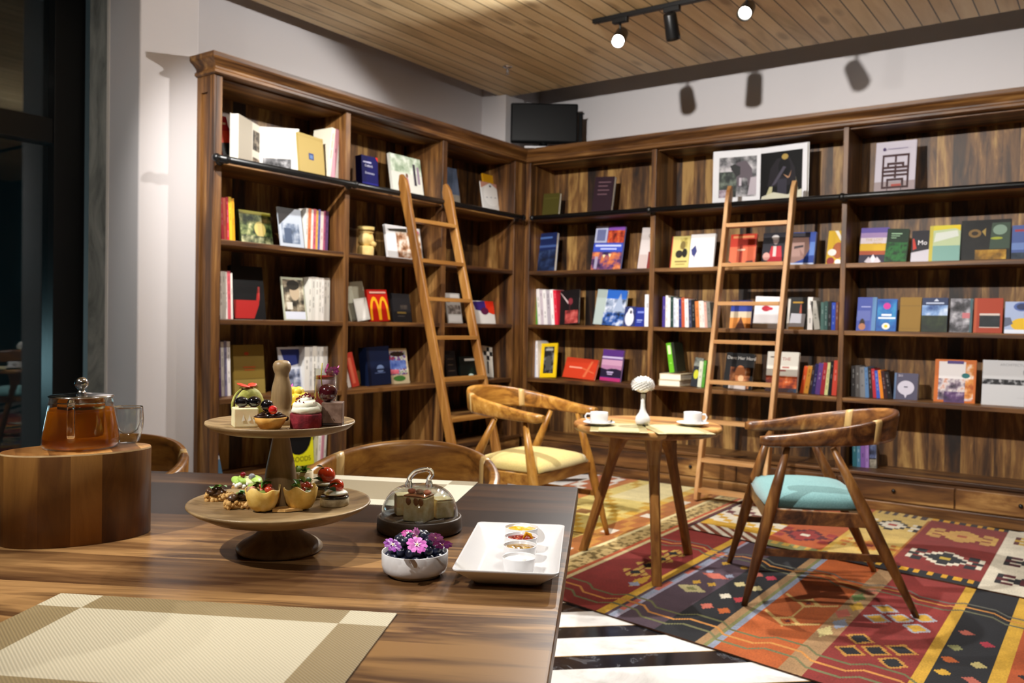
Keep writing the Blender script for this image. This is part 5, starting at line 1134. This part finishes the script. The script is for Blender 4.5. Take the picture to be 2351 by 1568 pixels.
def crostino(label,px,py,w,d,rot,seed):
    p=onL(px,py); o=thing('crostino',label,'canape',p,rz_to(p)+R(rot)); rn=random.Random(seed); w*=k; d*=k
    m=MB()
    m.box(-w*.46,-d*.44,.0,w*.46,d*.44,.013,M_bread,.004)
    for i in range(46):
        e_=rn.random(); x,y=(rn.uniform(-.46,.46)*w,rn.choice((-.45,.45))*d) if e_<.7 else (rn.choice((-.47,.47))*w,rn.uniform(-.45,.45)*d)
        m.ball((x,y,rn.uniform(.003,.013)),rn.uniform(.003,.0055),M_bread,7,None,.4,i)
    m.build('toast',o); m=MB()
    for i in range(7): m.ball((rn.uniform(-.38,.38)*w,rn.uniform(-.35,.35)*d,.017+rn.uniform(0,.006)),rn.uniform(.007,.012),M_mush,10,.005,.3,i+seed,Euler((rn.uniform(-.5,.5),rn.uniform(-.5,.5),rn.uniform(0,3))))
    m.build('mushrooms',o); m=MB()
    for i in range(4): leaf(m,(rn.uniform(-.3,.3)*w,rn.uniform(-.3,.2)*d,.024),.016,.006,M_herb2 if i%2 else M_herb,(rn.uniform(-.3,.3),rn.uniform(-.6,.1),rn.uniform(0,6)))
    m.build('sprouts',o); return o
crostino('mushroom crostino with grey-green sprouts at the left of the lower tier',503,1150,58,34,-6,3)
crostino('mushroom crostino left of the filled pastry cups on the lower tier',548,1166,58,30,4,8)
M_avo=speckle(['8ab048','a4c45c','c4d888'],20,3,.4,sub=.1,name='avocado'); M_egg=speckle(['e0d488','ece4b0','f4efd4'],30,3,.5,sub=.1,name='avocado_pale')
def avocado(label,px,py,w,d,rot,pep,seed):
    p=onL(px,py); o=thing('avocado_toast',label,'canape',p,rz_to(p)+R(rot)); w*=k; d*=k
    m=MB(); m.box(-w/2,-d/2,0,w/2,d/2,.010,M_bread,.003); m.build('toast',o); m=MB()
    for i in range(4):
        x=-w*.36+w*.72*i/3; m.ball((x,.002,.0175+.002*(i%2)),w*.23,M_avo if i!=2 else M_egg,16,.0065,.12,i+seed,Euler((.12,.35,.25)),d*.62)
    m.build('avocado_slices',o); m=MB()
    for i in range(9): rn=random.Random(i+seed); m.ball((rn.uniform(-.5,.5)*w,-d*.5+rn.uniform(-.004,.006),.012+rn.uniform(-.004,.004)),.005,M_white,7,None,.3,i)
    m.build('soft_cheese',o); m=MB(); m.ball(pep,.0058,paint('7a1018',.2,'pink_pepper',spec=.6),12); m.ball((pep[0]+.017,pep[1],pep[2]-.004),.007,paint('8a8c90',.08,'dew_pearl',spec=.8),12); m.build('peppercorn',o); return o
avocado('avocado toast topped by a red peppercorn, at the back left of the lower tier',566,1124,66,44,-12,(-.006,-.004,.030),1)
avocado('avocado toast with a red peppercorn beside the stand stem',600,1140,52,34,8,(.009,-.002,.028),5)
M_filo=speckle(['d09a38','ecc470','f8e2ac'],25,4,.5,bump=.3,sub=.1,name='baked_filo')
def filo(label,px,py,seed):
    p=onL(px,py); o=thing('filo_cup',label,'canape',p,rz_to(p)+R(seed*20)); r0=38*k; n=40; prof=[(.40,0),(.66,.004),(.84,.014),(.94,.026),(1.0,.040)]
    vs=[];fs=[]
    for inner in (0,1):
        for r_,z in (prof if not inner else prof[::-1]):
            for i in range(n):
                a=2*PI*i/n; wv=.05*math.cos(5*a+seed)+.03*math.cos(9*a+seed*2); t=z/.040
                rr=r0*(r_-.05*inner)*(1+wv*t*.55); vs.append((rr*math.cos(a),rr*math.sin(a),z*(1+.15*t*(math.cos(5*a+seed)*.6+.4*math.cos(3*a+seed))) *.95+.0015*inner+.0016*noise.noise(Vector((3*math.cos(a),3*math.sin(a),z*80+seed)))))
    mm=len(prof)*2
    for j in range(mm-1):
        for i in range(n): q=(i+1)%n; fs.append((j*n+i,j*n+q,(j+1)*n+q,(j+1)*n+i))
    fs.append(tuple(range(n-1,-1,-1))); fs.append(tuple((mm-1)*n+i for i in range(n)))
    m=MB(); m.add(vs,fs,M_filo,True); m.build('pastry_cup',o)
    rn=random.Random(seed); m=MB(); Mt=paint('b8442c',.25,'tomato_dice'); Ms=paint('d89078',.4,'salmon')
    for i in range(14):
        a=rn.uniform(0,6.3); d=rn.uniform(0,.62)*r0; x,y=d*math.cos(a),d*math.sin(a)
        if i%3==2: continue
        s=rn.uniform(.0045,.0075); m.ball((x,y,.033+rn.uniform(0,.012)),s,[Mt,Ms][i%2],8,s*.8,.3,i)
    m.ball((0,0,.026),r0*.72,paint('7a8a3a',.5,'salad'),12,.012,.2,seed); m.build('tomato_filling',o); m=MB()
    for i in range(9): leaf(m,(rn.uniform(-.5,.4)*r0,rn.uniform(-.5,.4)*r0,.036+rn.uniform(0,.008)),rn.uniform(.014,.024),.0055,M_herb if i%3 else paint('a8b860',.5,'lettuce'),(rn.uniform(-.5,.5),rn.uniform(-1.1,.1),rn.uniform(0,6.3)))
    m.build('salad_leaves',o); return o
filo('crisp filo cup with tomato and salad at the front of the lower tier',603,1172,2)
filo('crisp filo cup with tomato relish in front of the stand stem, right one',690,1168,5)
p=onL(655,1172); o=thing('flatbread','pale piece of flatbread lying between the two filo cups','bread',p,rz_to(p)); m=MB(); m.prism([(-.022,-.012),(.0,-.016),(.03,-.008),(.032,.01),(.0,.016),(-.02,.008)],.0005,.005,M_bread); m.build('crust',o)
p=onL(692,1128); p=(p[0]+FV.x*.012,p[1]+FV.y*.012,p[2]); o=thing('wrap_roll','upright wrap roll filled with greens behind the stand stem','canape',p,rz_to(p)); M_wrap=speckle(['d0bc90','e2d4ac','eee4c6'],30,4,.6,bump=.2,name='flour_wrap'); hr=z_at(p,1082)-ZL
m=MB(); m.shell([(.019,0),(.020,hr),(.0175,hr+.001),(.017,hr-.008),(.0,hr-.010),(0,0)],M_wrap,24,closed=False); m.tube([(.0195*math.cos(a/8),.0195*math.sin(a/8)+.001,hr/2+.002) for a in range(-14,-2)],[.002]*12,M_wrap,6); m.build('wrap',o)
m=MB(); rn=random.Random(5)
for i in range(12): leaf(m,(rn.uniform(-.012,.006),rn.uniform(-.012,.010),hr-.006),.020,.006,[M_herb,paint('7a9a3c',.5,'lettuce2')][i%2],(rn.uniform(-.6,.6),rn.uniform(-1.4,-.4),rn.uniform(0,6.3)))
m.build('greens',o)
M_tom=speckle(['a8240c','c83c18','d85428'],10,2,.12,spec=.7,name='cherry_tomato',coat=.4); M_rye=speckle(['8a7a5c','b0a080','ccc0a0'],70,5,.8,bump=.4,name='round_bread'); M_moz=speckle(['e4dcc4','f0ead8','f8f4e8'],20,3,.35,sub=.15,name='mozzarella'); M_basil=paint('234a1c',.35,'basil')
def caprese(label,px,py,rt,seed):
    p=onL(px,py); o=thing('caprese_round',label,'canape',p,rz_to(p)+R(seed)); r0=33*k
    m=MB(); m.lathe([(0,0),(r0*.95,0),(r0,.003),(r0,.013),(r0*.96,.0145),(0,.0145)],M_rye,28); m.build('bread',o)
    m=MB(); m.lathe([(0,.0146),(r0*.97,.0146),(r0*.99,.0165),(r0*.94,.0185),(0,.0185)],M_gloss,28); m.build('olive_spread',o)
    m=MB(); m.ball((.002,0,.023),r0*.82,M_moz,22,.006,.12,seed); m.build('mozzarella',o)
    m=MB(); m.ball((.004,.0,.029+.009*rt),.0155*rt+.002,M_tom,18,.0145*rt+.001,.05,seed,Euler((.3,.2,0))); m.build('tomato',o)
    m=MB(); leaf(m,(.012 if seed>20 else .004,-.012,.040 if seed<20 else .034),.040,.0105,M_basil,(R(30),R(-18) if seed<20 else R(5),R(165) if seed>20 else R(115)),.18)
    leaf(m,(-.004,-.010,.027),.030,.009,M_basil,(R(20),R(-10),R(200)),.2); m.build('basil_leaf',o); return o
caprese('round bread with mozzarella, a whole tomato and an upright basil leaf',744,1136,1.0,10)
caprese('round bread with mozzarella and basil at the right edge of the lower tier',768,1160,.75,32)
# -------- glass dome on its dark wooden base
q=onz(963,1238,ZD); kk=mpp((q.x,q.y,.8)); RB2=102*kk; c=onz(963,1216,ZD); 
DC=(c.x,c.y); zb=.030; o=thing('cake_dome','glass cake dome with a looped handle on a round dark wooden board','cake dome',(DC[0],DC[1],ZD),rz_to(DC))
W_dk=wood('dark_board',['241a12','3c2c1e','55402c','6a5238'],0,scale=8,rough=.5)
m=MB(); m.lathe([(0,0),(RB2*.94,0),(RB2,.004),(RB2*1.0,.012),(RB2*.985,zb-.002),(RB2*.96,zb),(RB2*.93,zb-.001),(RB2*.915,zb-.007),(0,zb-.007)],W_dk,56); m.build('board',o)
rd=93*kk; zr=zb-.0065; zd=z_at(DC,1113)-ZD
prof=[(rd*math.cos(a)**.62,zr+(zd-zr)*math.sin(a)) for a in [i*PI/2/14 for i in range(14)]]+[(0.0,zd)]
G_dome=clear('dome_glass','f4f6f6',1.25,.015); m=MB(); m.shell(prof+[(max(0,a-.0022),b-.0022*(i/14)) for i,(a,b) in enumerate(prof)][::-1],G_dome,56,closed=True); m.build('dome',o)
G_sol=glassy('solid_glass','f8fafa'); zt=z_at(DC,1080)-ZD; hw=27*kk
pts=[(-hw*1.02,0,zd-.004),(-hw*.95,0,zd+.012),(-hw*.62,0,zt-.007),(-hw*.3,0,zt-.002),(hw*.55,0,zt+.002),(hw*.95,0,zt-.002),(hw*1.0,0,zt-.010),(hw*.78,0,zd+.012),(hw*.8,0,zd-.004)]
m=MB(); 
def smoothp(pts,n=4):
    out=[]; P=[Vector(x) for x in pts]
    for i in range(len(P)-1):
        a=P[max(0,i-1)];b=P[i];c_=P[i+1];d=P[min(len(P)-1,i+2)]
        for j in range(n): t=j/n; out.append(.5*((2*b)+(c_-a)*t+(2*a-5*b+4*c_-d)*t*t+(3*b-a-3*c_+d)*t**3))
    return out+[P[-1]]
sp=smoothp(pts); rad=[.0075 if i<3 or i>len(sp)-4 else .0052 for i in range(len(sp))]; m.tube(sp,rad,G_sol,12); m.build('handle',o)
M_but=speckle(['d8b878','ecd49c','f8e8bc'],70,5,.7,bump=.3,sub=.1,name='butter_cake'); M_gum=paint('c8421c',.15,'orange_jelly',spec=.6,coat=.4); M_crust=speckle(['6a3414','9a5a2c','c89860'],20,4,.4,bump=.3,name='caramel_top')
def cakepiece(label,px,py,w,d,h,rot,top):
    p=onz(px,py,ZD+zb-.0065); o=thing('cake_piece',label,'cake',(p.x,p.y,ZD+zb-.0068+.0005),rz_to(p)+R(rot)); w*=kk; d*=kk; h*=kk
    m=MB(); m.box(-w/2,-d/2,0,w/2,d/2,h,M_but,.0025); m.build('sponge',o); m=MB(); m.box(-w/2+.0005,-d/2+.0005,h+.0002,w/2-.0005,d/2-.0005,h+.003,M_crust if top else M_but,.001)
    if top: 
        for x in (-.25,.1,.32): m.ball((x*w,-d/2-.0003,h-.008),.006,M_crust,9,.008,.3,1,None,.001)
    m.build('crust',o)
    if top:
        for x in (-.48,.0,.42): m=MB(); m.ball((x*w*.8,.004,h+.0075),.0085,M_gum if x else paint('6a1c10',.2,'dark_jelly'),12,.0055,.15,2); m.build('jelly_sweet',o)
cakepiece('cake cube with orange jelly sweets, front one under the glass dome',961,1194,58,50,58,-28,True)
cakepiece('plain cake piece at the right under the glass dome',1014,1186,46,44,42,25,False)
cakepiece('plain cake piece half hidden at the left under the glass dome',926,1180,40,40,46,10,False)
# -------- bowl of blueberries
c=onz(952,1317,ZD); BC=(c.x,c.y); kb=mpp((c.x,c.y,.78)); rb=76*kb; hb=z_at(BC,1263)-ZD
M_por=paint('d6d4d4',.22,'white_porcelain',spec=.5,coat=.3)
o=thing('bowl','white porcelain bowl heaped with blueberries and violet flowers','bowl',(BC[0],BC[1],ZD),rz_to(BC))
m=MB(); m.shell([(0,0),(rb*.78,0),(rb*.80,.003),(rb*.84,.0035),(rb*.95,.008),(rb,.018),(rb,hb-.001),(rb*.985,hb),(rb*.965,hb-.001),(rb*.955,.026),(rb*.9,.014),(0,.010)],M_por,56,closed=False); m.build('bowl_body',o)
t=NT('blueberry_skin'); p_=t.pr(rough=.32,spec=.5); n=t.noise(t.coord((1,1,1)),70,4,.6); r_=t.ramp(n.outputs[0],[(.3,'0a0c18'),(.55,'161a30'),(.75,'3a4462')]); t.l(r_.outputs[0],p_.inputs['Base Color']); M_blue=t.m
def berry_mesh():
    m=MB(); R_=.0090
    prof=[(0,-R_*.92),(R_*.5,-R_*.84),(R_*.85,-R_*.5),(R_,0),(R_*.86,R_*.5),(R_*.55,R_*.82),(R_*.36,R_*.90),(R_*.30,R_*.98),(R_*.22,R_*.93),(R_*.15,R_*.80),(0,R_*.76)]
    m.lathe(prof,M_blue,18); return m
b0=berry_mesh().build('blueberry'); rn=random.Random(11); pos=[]
base=hb-.009
for layer,(rad,z,n) in enumerate(((.84,0,16),(.56,.004,10),(.26,.007,5),(.70,.014,13),(.42,.018,8),(.14,.021,3),(.26,.031,4),(.54,.027,8))):
    for i in range(n):
        a=2*PI*i/n+layer*.7+rn.uniform(-.15,.15); d=rad*rb*.95*rn.uniform(.93,1.03); pos.append((d*math.cos(a),d*math.sin(a),base+z+rn.uniform(-.002,.002)))
where=['at the left rim','at the right rim','at the front rim','at the back rim']
for i,(x,y,z) in enumerate(pos):
    b=b0 if i==0 else b0.copy()
    if i: COL.objects.link(b)
    w=Vector((BC[0],BC[1],0))+RV*x+FV*y; b.location=(w.x,w.y,ZD+z); b.rotation_euler=(rn.uniform(-1,1),rn.uniform(-1,1),rn.uniform(0,6)); s=rn.uniform(.9,1.12); b.scale=(s,s,s)
    tag(b,'dark blueberry heaped in the white bowl with violet flowers','blueberry','blueberries in the white bowl')
def vflower(label,px,py,rad,cols,tilt,seed):
    w=onz(px,py,ZD+hb+.027); o=thing('flower',label,'flower',w,rz_to(w)); m=MB(); flower(m,(0,0,0),rad,cols,5,tilt,seed,'f4e8f4'); m.build('petals',o)
vflower('pink viola flower at the centre front of the blueberry bowl',957,1252,.0175,['c860b8','d478c4'],(R(35),0),.3)
vflower('deep purple viola flower at the left of the blueberry bowl',901,1252,.0155,['7a1c8a','8c2a9c'],(R(30),R(-10)),.9)
vflower('folded pink viola flower standing at the middle of the blueberry bowl',955,1232,.016,['c864b0','d880c0'],(R(75),R(-35)),1.3)
vflower('purple viola petal hanging over the right rim of the blueberry bowl',1016,1252,.0165,['7c2290','a03aa8'],(R(20),R(35)),2.1)
vflower('small magenta viola flower at the back of the blueberry bowl',937,1226,.012,['a01c78','b0308c'],(R(20),0),.2)
vflower('lilac viola flower right of the folded pink one in the bowl',1000,1236,.0135,['b860a8','c878b8'],(R(50),R(25)),2.6)
# -------- white tray with four ramekins
zt=.034; co=[onz(1095,1196,ZD+zt),onz(1293,1205,ZD+zt),onz(1287,1322,ZD+zt),onz(1043,1303,ZD+zt)]
ce=sum(co,Vector())/4; ax=((co[1]-co[0])+(co[2]-co[3])); ax.z=0; ax.normalize(); bx=Vector((-ax.y,ax.x,0)); Lx=((co[1]-co[0]).length+(co[2]-co[3]).length)/4; Ly=(abs((co[0]-co[3]).dot(bx))+abs((co[1]-co[2]).dot(bx)))/4
tr=thing('serving_tray','white rectangular porcelain tray holding four small ramekins','tray',(ce.x,ce.y,ZD),math.atan2(ax.y,ax.x)+R(4))
def rring(lx,ly,r_,z,n=6):
    out=[]
    for sx,sy,a0 in ((1,1,0),(-1,1,PI/2),(-1,-1,PI),(1,-1,1.5*PI)):
        for i in range(n+1): a=a0+PI/2*i/n; out.append((sx*(lx-r_)+r_*math.cos(a),sy*(ly-r_)+r_*math.sin(a),z))
    return out
fx,fy=.66,.74
rings=[rring(Lx*fx,Ly*fy,.012,0),rring(Lx*fx*1.02,Ly*fy*1.02,.012,.003),rring(Lx*.985,Ly*.985,.010,zt-.005),rring(Lx,Ly,.010,zt-.001),rring(Lx*.995,Ly*.995,.010,zt),rring(Lx*.965,Ly*.96,.010,zt-.0015),rring(Lx*fx*1.0,Ly*fy*1.0,.014,.010),rring(Lx*fx*.92,Ly*fy*.92,.014,.008)]
m=MB(); m.sweep(rings,M_por); m.build('dish',tr)
def ramekin(label,px,py,fill,nm,extra=None):
    p=onz(px,py,ZD+.0085); o=thing('ramekin',label,'ramekin',(p.x,p.y,ZD+.0086),rz_to(p),'ramekins on the white tray'); r_=38.5*mpp(p); h=.0265
    m=MB(); m.shell([(0,0),(r_*.86,0),(r_*.9,.002),(r_,h-.001),(r_*.985,h),(r_*.95,h-.001),(r_*.88,.005),(0,.004)],M_por,40,closed=False); m.build('cup',o)
    m=MB(); vs=[];fs=[];n=28;K=6
    vs.append((0,0,h-.004))
    for j in range(1,K+1):
        for i in range(n): a=2*PI*i/n; d=r_*.935*j/K; vs.append((d*math.cos(a),d*math.sin(a),h-.0055+.0035*noise.noise(Vector((d*math.cos(a)*150,d*math.sin(a)*150,px)))*(1 if j<K else .2)))
    for i in range(n): fs.append((0,1+i,1+(i+1)%n))
    for j in range(K-1):
        for i in range(n): q=(i+1)%n; fs.append((1+j*n+i,1+(j+1)*n+i,1+(j+1)*n+q,1+j*n+q))
    m.add(vs,fs,fill,True); m.build(nm,o)
    if extra: extra(o,h,r_)
def peel(o,h,r_):
    m=MB(); m.tube([(.004,-.004,h-.004),(.009,.0,h+.004),(.016,.002,h+.001),(.022,-.004,h-.006)],[.002,.0045,.005,.002],paint('d8a018',.3,'orange_peel'),8,flat=.5); m.build('orange_petal',o)
def dollop(o,h,r_):
    m=MB(); m.ball((-.004,-.002,h-.006),r_*.6,paint('f0eeea',.35,'clotted_cream'),16,.007,.2,4); m.build('dollop',o)
ramekin('ramekin of yellow lemon curd, farthest of the four on the white tray',1197,1241,speckle(['c89408','e0b420','f0d050'],40,3,.15,spec=.6,name='lemon_curd',coat=.4),'lemon_curd')
ramekin('ramekin of red jam with an orange petal on the white tray',1196,1263,speckle(['5a0c06','8c1a0c','b83418'],50,3,.1,spec=.7,name='red_jam',coat=.5),'red_jam',peel)
ramekin('ramekin of golden brown marmalade on the white tray',1193,1285,speckle(['6a4a14','9a7430','c8a860'],60,4,.1,spec=.7,name='marmalade',coat=.5),'marmalade')
ramekin('ramekin of white cream, nearest of the four on the white tray',1191,1314,speckle(['e6e4e0','efeeea'],20,2,.4,name='white_cream'),'cream',dollop)
# -------- oval wood block with teapot and glass cup
bt=z_at(onz(170,1245,ZD),1038)
a_,b_=onz(-2,1040,bt),onz(347,1021,bt); cen=(a_+b_)/2; axv=b_-a_; La=axv.length/2; ang=math.atan2(axv.y,axv.x)
t=NT('glued_staves'); p_=t.pr(rough=.42,spec=.4); v=t.coord((1,1,1)); sx=t.n('ShaderNodeSeparateXYZ'); t.l(v,sx.inputs[0])
q=t.math('DIVIDE',t.math('ADD',sx.outputs[0],.002),.052); wn_=t.n('ShaderNodeTexWhiteNoise',noise_dimensions='1D'); t.l(t.math('FLOOR',t.math('ADD',q,50.31)),wn_.inputs['W'])
mp_=t.n('ShaderNodeMapping'); mp_.inputs['Scale'].default_value=(1,1,.12); t.l(v,mp_.inputs[0]); nz=t.noise(mp_.outputs[0],22,6,.65,1.2)
f_=t.math('ADD',t.math('MULTIPLY',nz.outputs[0],.55),t.math('MULTIPLY',wn_.outputs['Value'],.5)); r_=t.ramp(f_,[(.22,'321c0c'),(.40,'5a3818'),(.56,'7c5426'),(.80,'966a34')]); t.l(r_.outputs[0],p_.inputs['Base Color']); t.bump(p_,nz.outputs[0],.1,.002); M_stave=t.m
W_top=wood('block_top',['5e3a18','8a5a2a','a87840','bd9258'],1,scale=10,rough=.4,plank=.052,paxis=0,pvar=.6)
st=thing('wood_block','thick oval wood block of light and dark staves under the teapot','wood block',(cen.x,cen.y,ZD),ang); hs=bt-ZD; ns_=72
el=lambda s,z:[(La*s*math.cos(2*PI*i/ns_),La*.60*s*math.sin(2*PI*i/ns_),z) for i in range(ns_)]
m=MB(); m.sweep([el(1.0,0),el(1.0,hs-.003),el(.992,hs)],[M_stave,speckle(['a88a60','c8a87c'],40,3,name='worn_edge')]); m.f.pop(); m.m.pop(); m.sm.pop(); m.add(el(.992,hs),[tuple(range(ns_))],W_top); m.build('block',st)
# teapot
tz=bt+.0006; c=onz(186,1026,tz); TPc=(c.x,c.y); kt=mpp((c.x,c.y,tz)); Y=lambda y:z_at(TPc,y)-tz
tpot=thing('teapot','glass teapot of amber tea with a steel lid on the oval wood block','teapot',(TPc[0],TPc[1],tz),rz_to(TPc)); r0,r1=82*kt,65*kt; zt=Y(912)
G_pot=clear('pot_glass','f4f6f6',1.0)
prof=[(0,0),(r0*.93,0),(r0*.99,.004),(r0,.010),(r0*.985,.020),(r0*.93,zt*.45),(r1*1.06,zt*.80),(r1,zt),(r1+.001,zt+.001)]
m=MB(); m.shell(prof+[(max(0,a-.0018),b+(.002 if i<3 else 0)) for i,(a,b) in enumerate(prof)][::-1],G_pot,48,closed=False); m.build('glass_body',tpot)
t=NT('amber_tea'); trn=t.n('ShaderNodeBsdfTransparent'); trn.inputs[0].default_value=lin('fbd080'); df=t.n('ShaderNodeBsdfTranslucent'); df.inputs[0].default_value=lin('f8a63c'); gl=t.n('ShaderNodeBsdfGlossy'); gl.inputs['Roughness'].default_value=.05
m1=t.n('ShaderNodeMixShader'); m1.inputs[0].default_value=.55; t.l(trn.outputs[0],m1.inputs[1]); t.l(df.outputs[0],m1.inputs[2]); m2=t.n('ShaderNodeMixShader'); m2.inputs[0].default_value=.04; t.l(m1.outputs[0],m2.inputs[1]); t.l(gl.outputs[0],m2.inputs[2]); t.l(m2.outputs[0],t.out.inputs[0])
zl=Y(937); ip=[(0,.003),(r0*.9,.003),(r0*.965,.008),(r0*.96,.020),(r0*.905,zt*.45),(r1*1.06,zl*.93),(r1*1.02,zl),(0,zl)]
m=MB(); m.lathe(ip,t.m,48); m.build('tea',tpot)
M_mesh=NT('infuser_mesh'); trn=M_mesh.n('ShaderNodeBsdfTransparent'); trn.inputs[0].default_value=lin('b8a070'); gl=M_mesh.n('ShaderNodeBsdfPrincipled'); gl.inputs['Base Color'].default_value=lin('7a6a3a'); gl.inputs['Metallic'].default_value=.6; gl.inputs['Roughness'].default_value=.4; mx_=M_mesh.n('ShaderNodeMixShader'); mx_.inputs[0].default_value=.45; M_mesh.l(trn.outputs[0],mx_.inputs[1]); M_mesh.l(gl.outputs[0],mx_.inputs[2]); M_mesh.l(mx_.outputs[0],M_mesh.out.inputs[0])
m=MB(); m.lathe([(r1*.70,.022),(r1*.72,.026),(r1*.76,zt-.016)],M_mesh.m,36); m.lathe([(r1*.77,zt-.016),(r1*.79,zt-.001)],M_steel,36); m.build('infuser',tpot)
m=MB(); m.lathe([(r1*.8,zt-.008),(r1*.82,zt+.0012),(r1*1.05,zt+.0013),(r1*1.06,zt+.0026),(r1*.98,zt+.0045),(r1*.5,zt+.0075),(.009,zt+.009),(.007,zt+.011),(.006,zt+.015)],M_steel,40); ld=m.build('lid',tpot)
m=MB(); m.ball((0,0,zt+.0265),.0125,M_steel,20); m.build('lid_knob',ld)
xh=-20*kt; m=MB(); yb=-(r1+.002)
hp=[(xh,-r1*1.0,zt-.004),(xh,-r1*1.25,zt-.003),(xh,-r1*1.48,zt-.010),(xh,-r1*1.55,zt*.62),(xh,-r1*1.50,zt*.34),(xh,-r1*1.38,zt*.25),(xh,-r0*.96,zt*.26)]
m.tube(smoothp(hp,5),.0068,G_sol,12); m.build('handle',tpot)
m=MB(); m.tube(smoothp([(0,r0*.9,zt*.45),(0,r0*1.2,zt*.62),(0,r0*1.38,zt*.85)],5),[.012,.0115,.011,.0105,.010,.0098,.0095,.009,.0085,.008,.008],G_pot,12); m.build('spout',tpot)
# glass cup
c=onz(293,1016,tz); kc=mpp((c.x,c.y,tz)); GC=(c.x,c.y); o=thing('glass_cup','empty double-walled glass cup right of the teapot','cup',(GC[0],GC[1],tz),rz_to(GC)); h=z_at(GC,933)-tz; rc=33*kc
G_cup=clear('cup_glass','fafcfc',1.3,.02,2.6); out=[(rc*.62,0),(rc*.78,.004),(rc*1.0,h*.42),(rc*1.03,h*.65),(rc*.98,h-.002),(rc*.96,h)]; inn=[(rc*.90,h*.92),(rc*.86,h*.62),(rc*.66,h*.36),(rc*.35,h*.26),(0,h*.24)]
m=MB(); m.lathe([(0,0)]+out+inn,G_cup,40); m.build('double_wall',o)
# -------- coffee cups, saucers and vase on the cafe table
def coffee(label1,label2,px,py,hand):
    p=onz(px,py,ZT+.003); kc=mpp(p); z0=ZT+.0031
    s=thing('saucer',label2,'saucer',(p.x,p.y,z0),rz_to(p)); rs=37*kc
    m=MB(); m.shell([(0,0),(rs*.55,0),(rs*.6,.003),(rs*.95,.013),(rs,.0155),(rs*.98,.0165),(rs*.6,.0065),(0,.005)],M_por,40,closed=False); m.build('dish',s)
    if hand<0: 
        m=MB(); m.tube([(rs*.62,-.02,.0165),(rs*.74,.0,.0185),(rs*.78,.035,.019)],[.0035,.0015,.0045],M_steel,8); m.build('spoon',s)
    zc=z0+.0056; o=thing('coffee_cup',label1,'cup',(p.x,p.y,zc),rz_to(p)); r_=20.5*kc; h=z_at((p.x,p.y),946)-zc
    m=MB(); m.shell([(0,0),(r_*.82,0),(r_*.95,.006),(r_,.018),(r_*1.0,h-.001),(r_*.98,h),(r_*.95,h-.001),(r_*.94,.012),(0,.006)],M_por,40,closed=False); m.build('cup_body',o)
    m=MB(); a=hand; m.tube([(x*a,0,z) for x,z in ((r_*.96,h*.82),(r_*1.35,h*.84),(r_*1.55,h*.62),(r_*1.42,h*.36),(r_*.97,h*.28))],.0045,M_por,8); m.build('handle',o)
coffee('white coffee cup with its handle to the left on the cafe table','white saucer under the left coffee cup on the cafe table',1375,976,-1)
coffee('white coffee cup on the right side of the cafe table','white saucer under the right coffee cup on the cafe table',1590,977,1)
p=onz(1475,977,ZT+.0004); kv=mpp(p); h=z_at((p.x,p.y),905)-ZT; o=thing('vase','slim white bud vase with a round body on the cafe table','vase',(p.x,p.y,ZT+.0005),rz_to(p)); r_=17.5*kv
m=MB(); m.shell([(0,0),(r_*.6,0),(r_*.92,.012),(r_,.026),(r_*.9,.042),(r_*.5,.062),(r_*.32,.08),(r_*.27,h*.75),(r_*.32,h),(r_*.25,h),(r_*.2,h*.7),(0,h*.5)],M_por,32,closed=False); m.build('vase_body',o)
fl=thing('flower','round white chrysanthemum in the slim vase','flower',(p.x,p.y,ZT+.0005+h),rz_to(p)); M_wp=paint('eceae6',.6,'white_petal'); rf=27*kv; rn=random.Random(2)
m=MB(); m.ball((-.002,0,rf*.75),rf*.8,M_wp,18,rf*.62,.1,3)
for i in range(150):
    z=1-1.45*(i+.5)/150; a=i*2.39996; rr=math.sqrt(max(0,1-z*z)); d=Vector((rr*math.cos(a),rr*math.sin(a),z)); T=d.cross(Vector((0,0,1))); T=T.normalized() if T.length>1e-4 else Vector((1,0,0)); U=d.cross(T).normalized()
    cc=Vector((-.002,0,rf*.75)); S_=Vector((rf,rf,rf*.8)); e_=lambda v:Vector((v.x*S_.x,v.y*S_.y,v.z*S_.z))
    w=.16; m.add([cc+e_(d*.72),cc+e_(d*.92+T*w+U*.05),cc+e_(d*1.04+U*.12),cc+e_(d*.92-T*w+U*.05)],[(0,1,2,3)],M_wp)
m.build('petals',fl); m=MB(); m.tube([(0,0,-h*.4),(0,0,rf*.4)],.0018,M_herb,6); m.lathe([(0,rf*.05),(rf*.3,rf*.2),(rf*.5,rf*.4)],paint('7a7a48',.6,'sepal'),12); m.build('stem',fl)
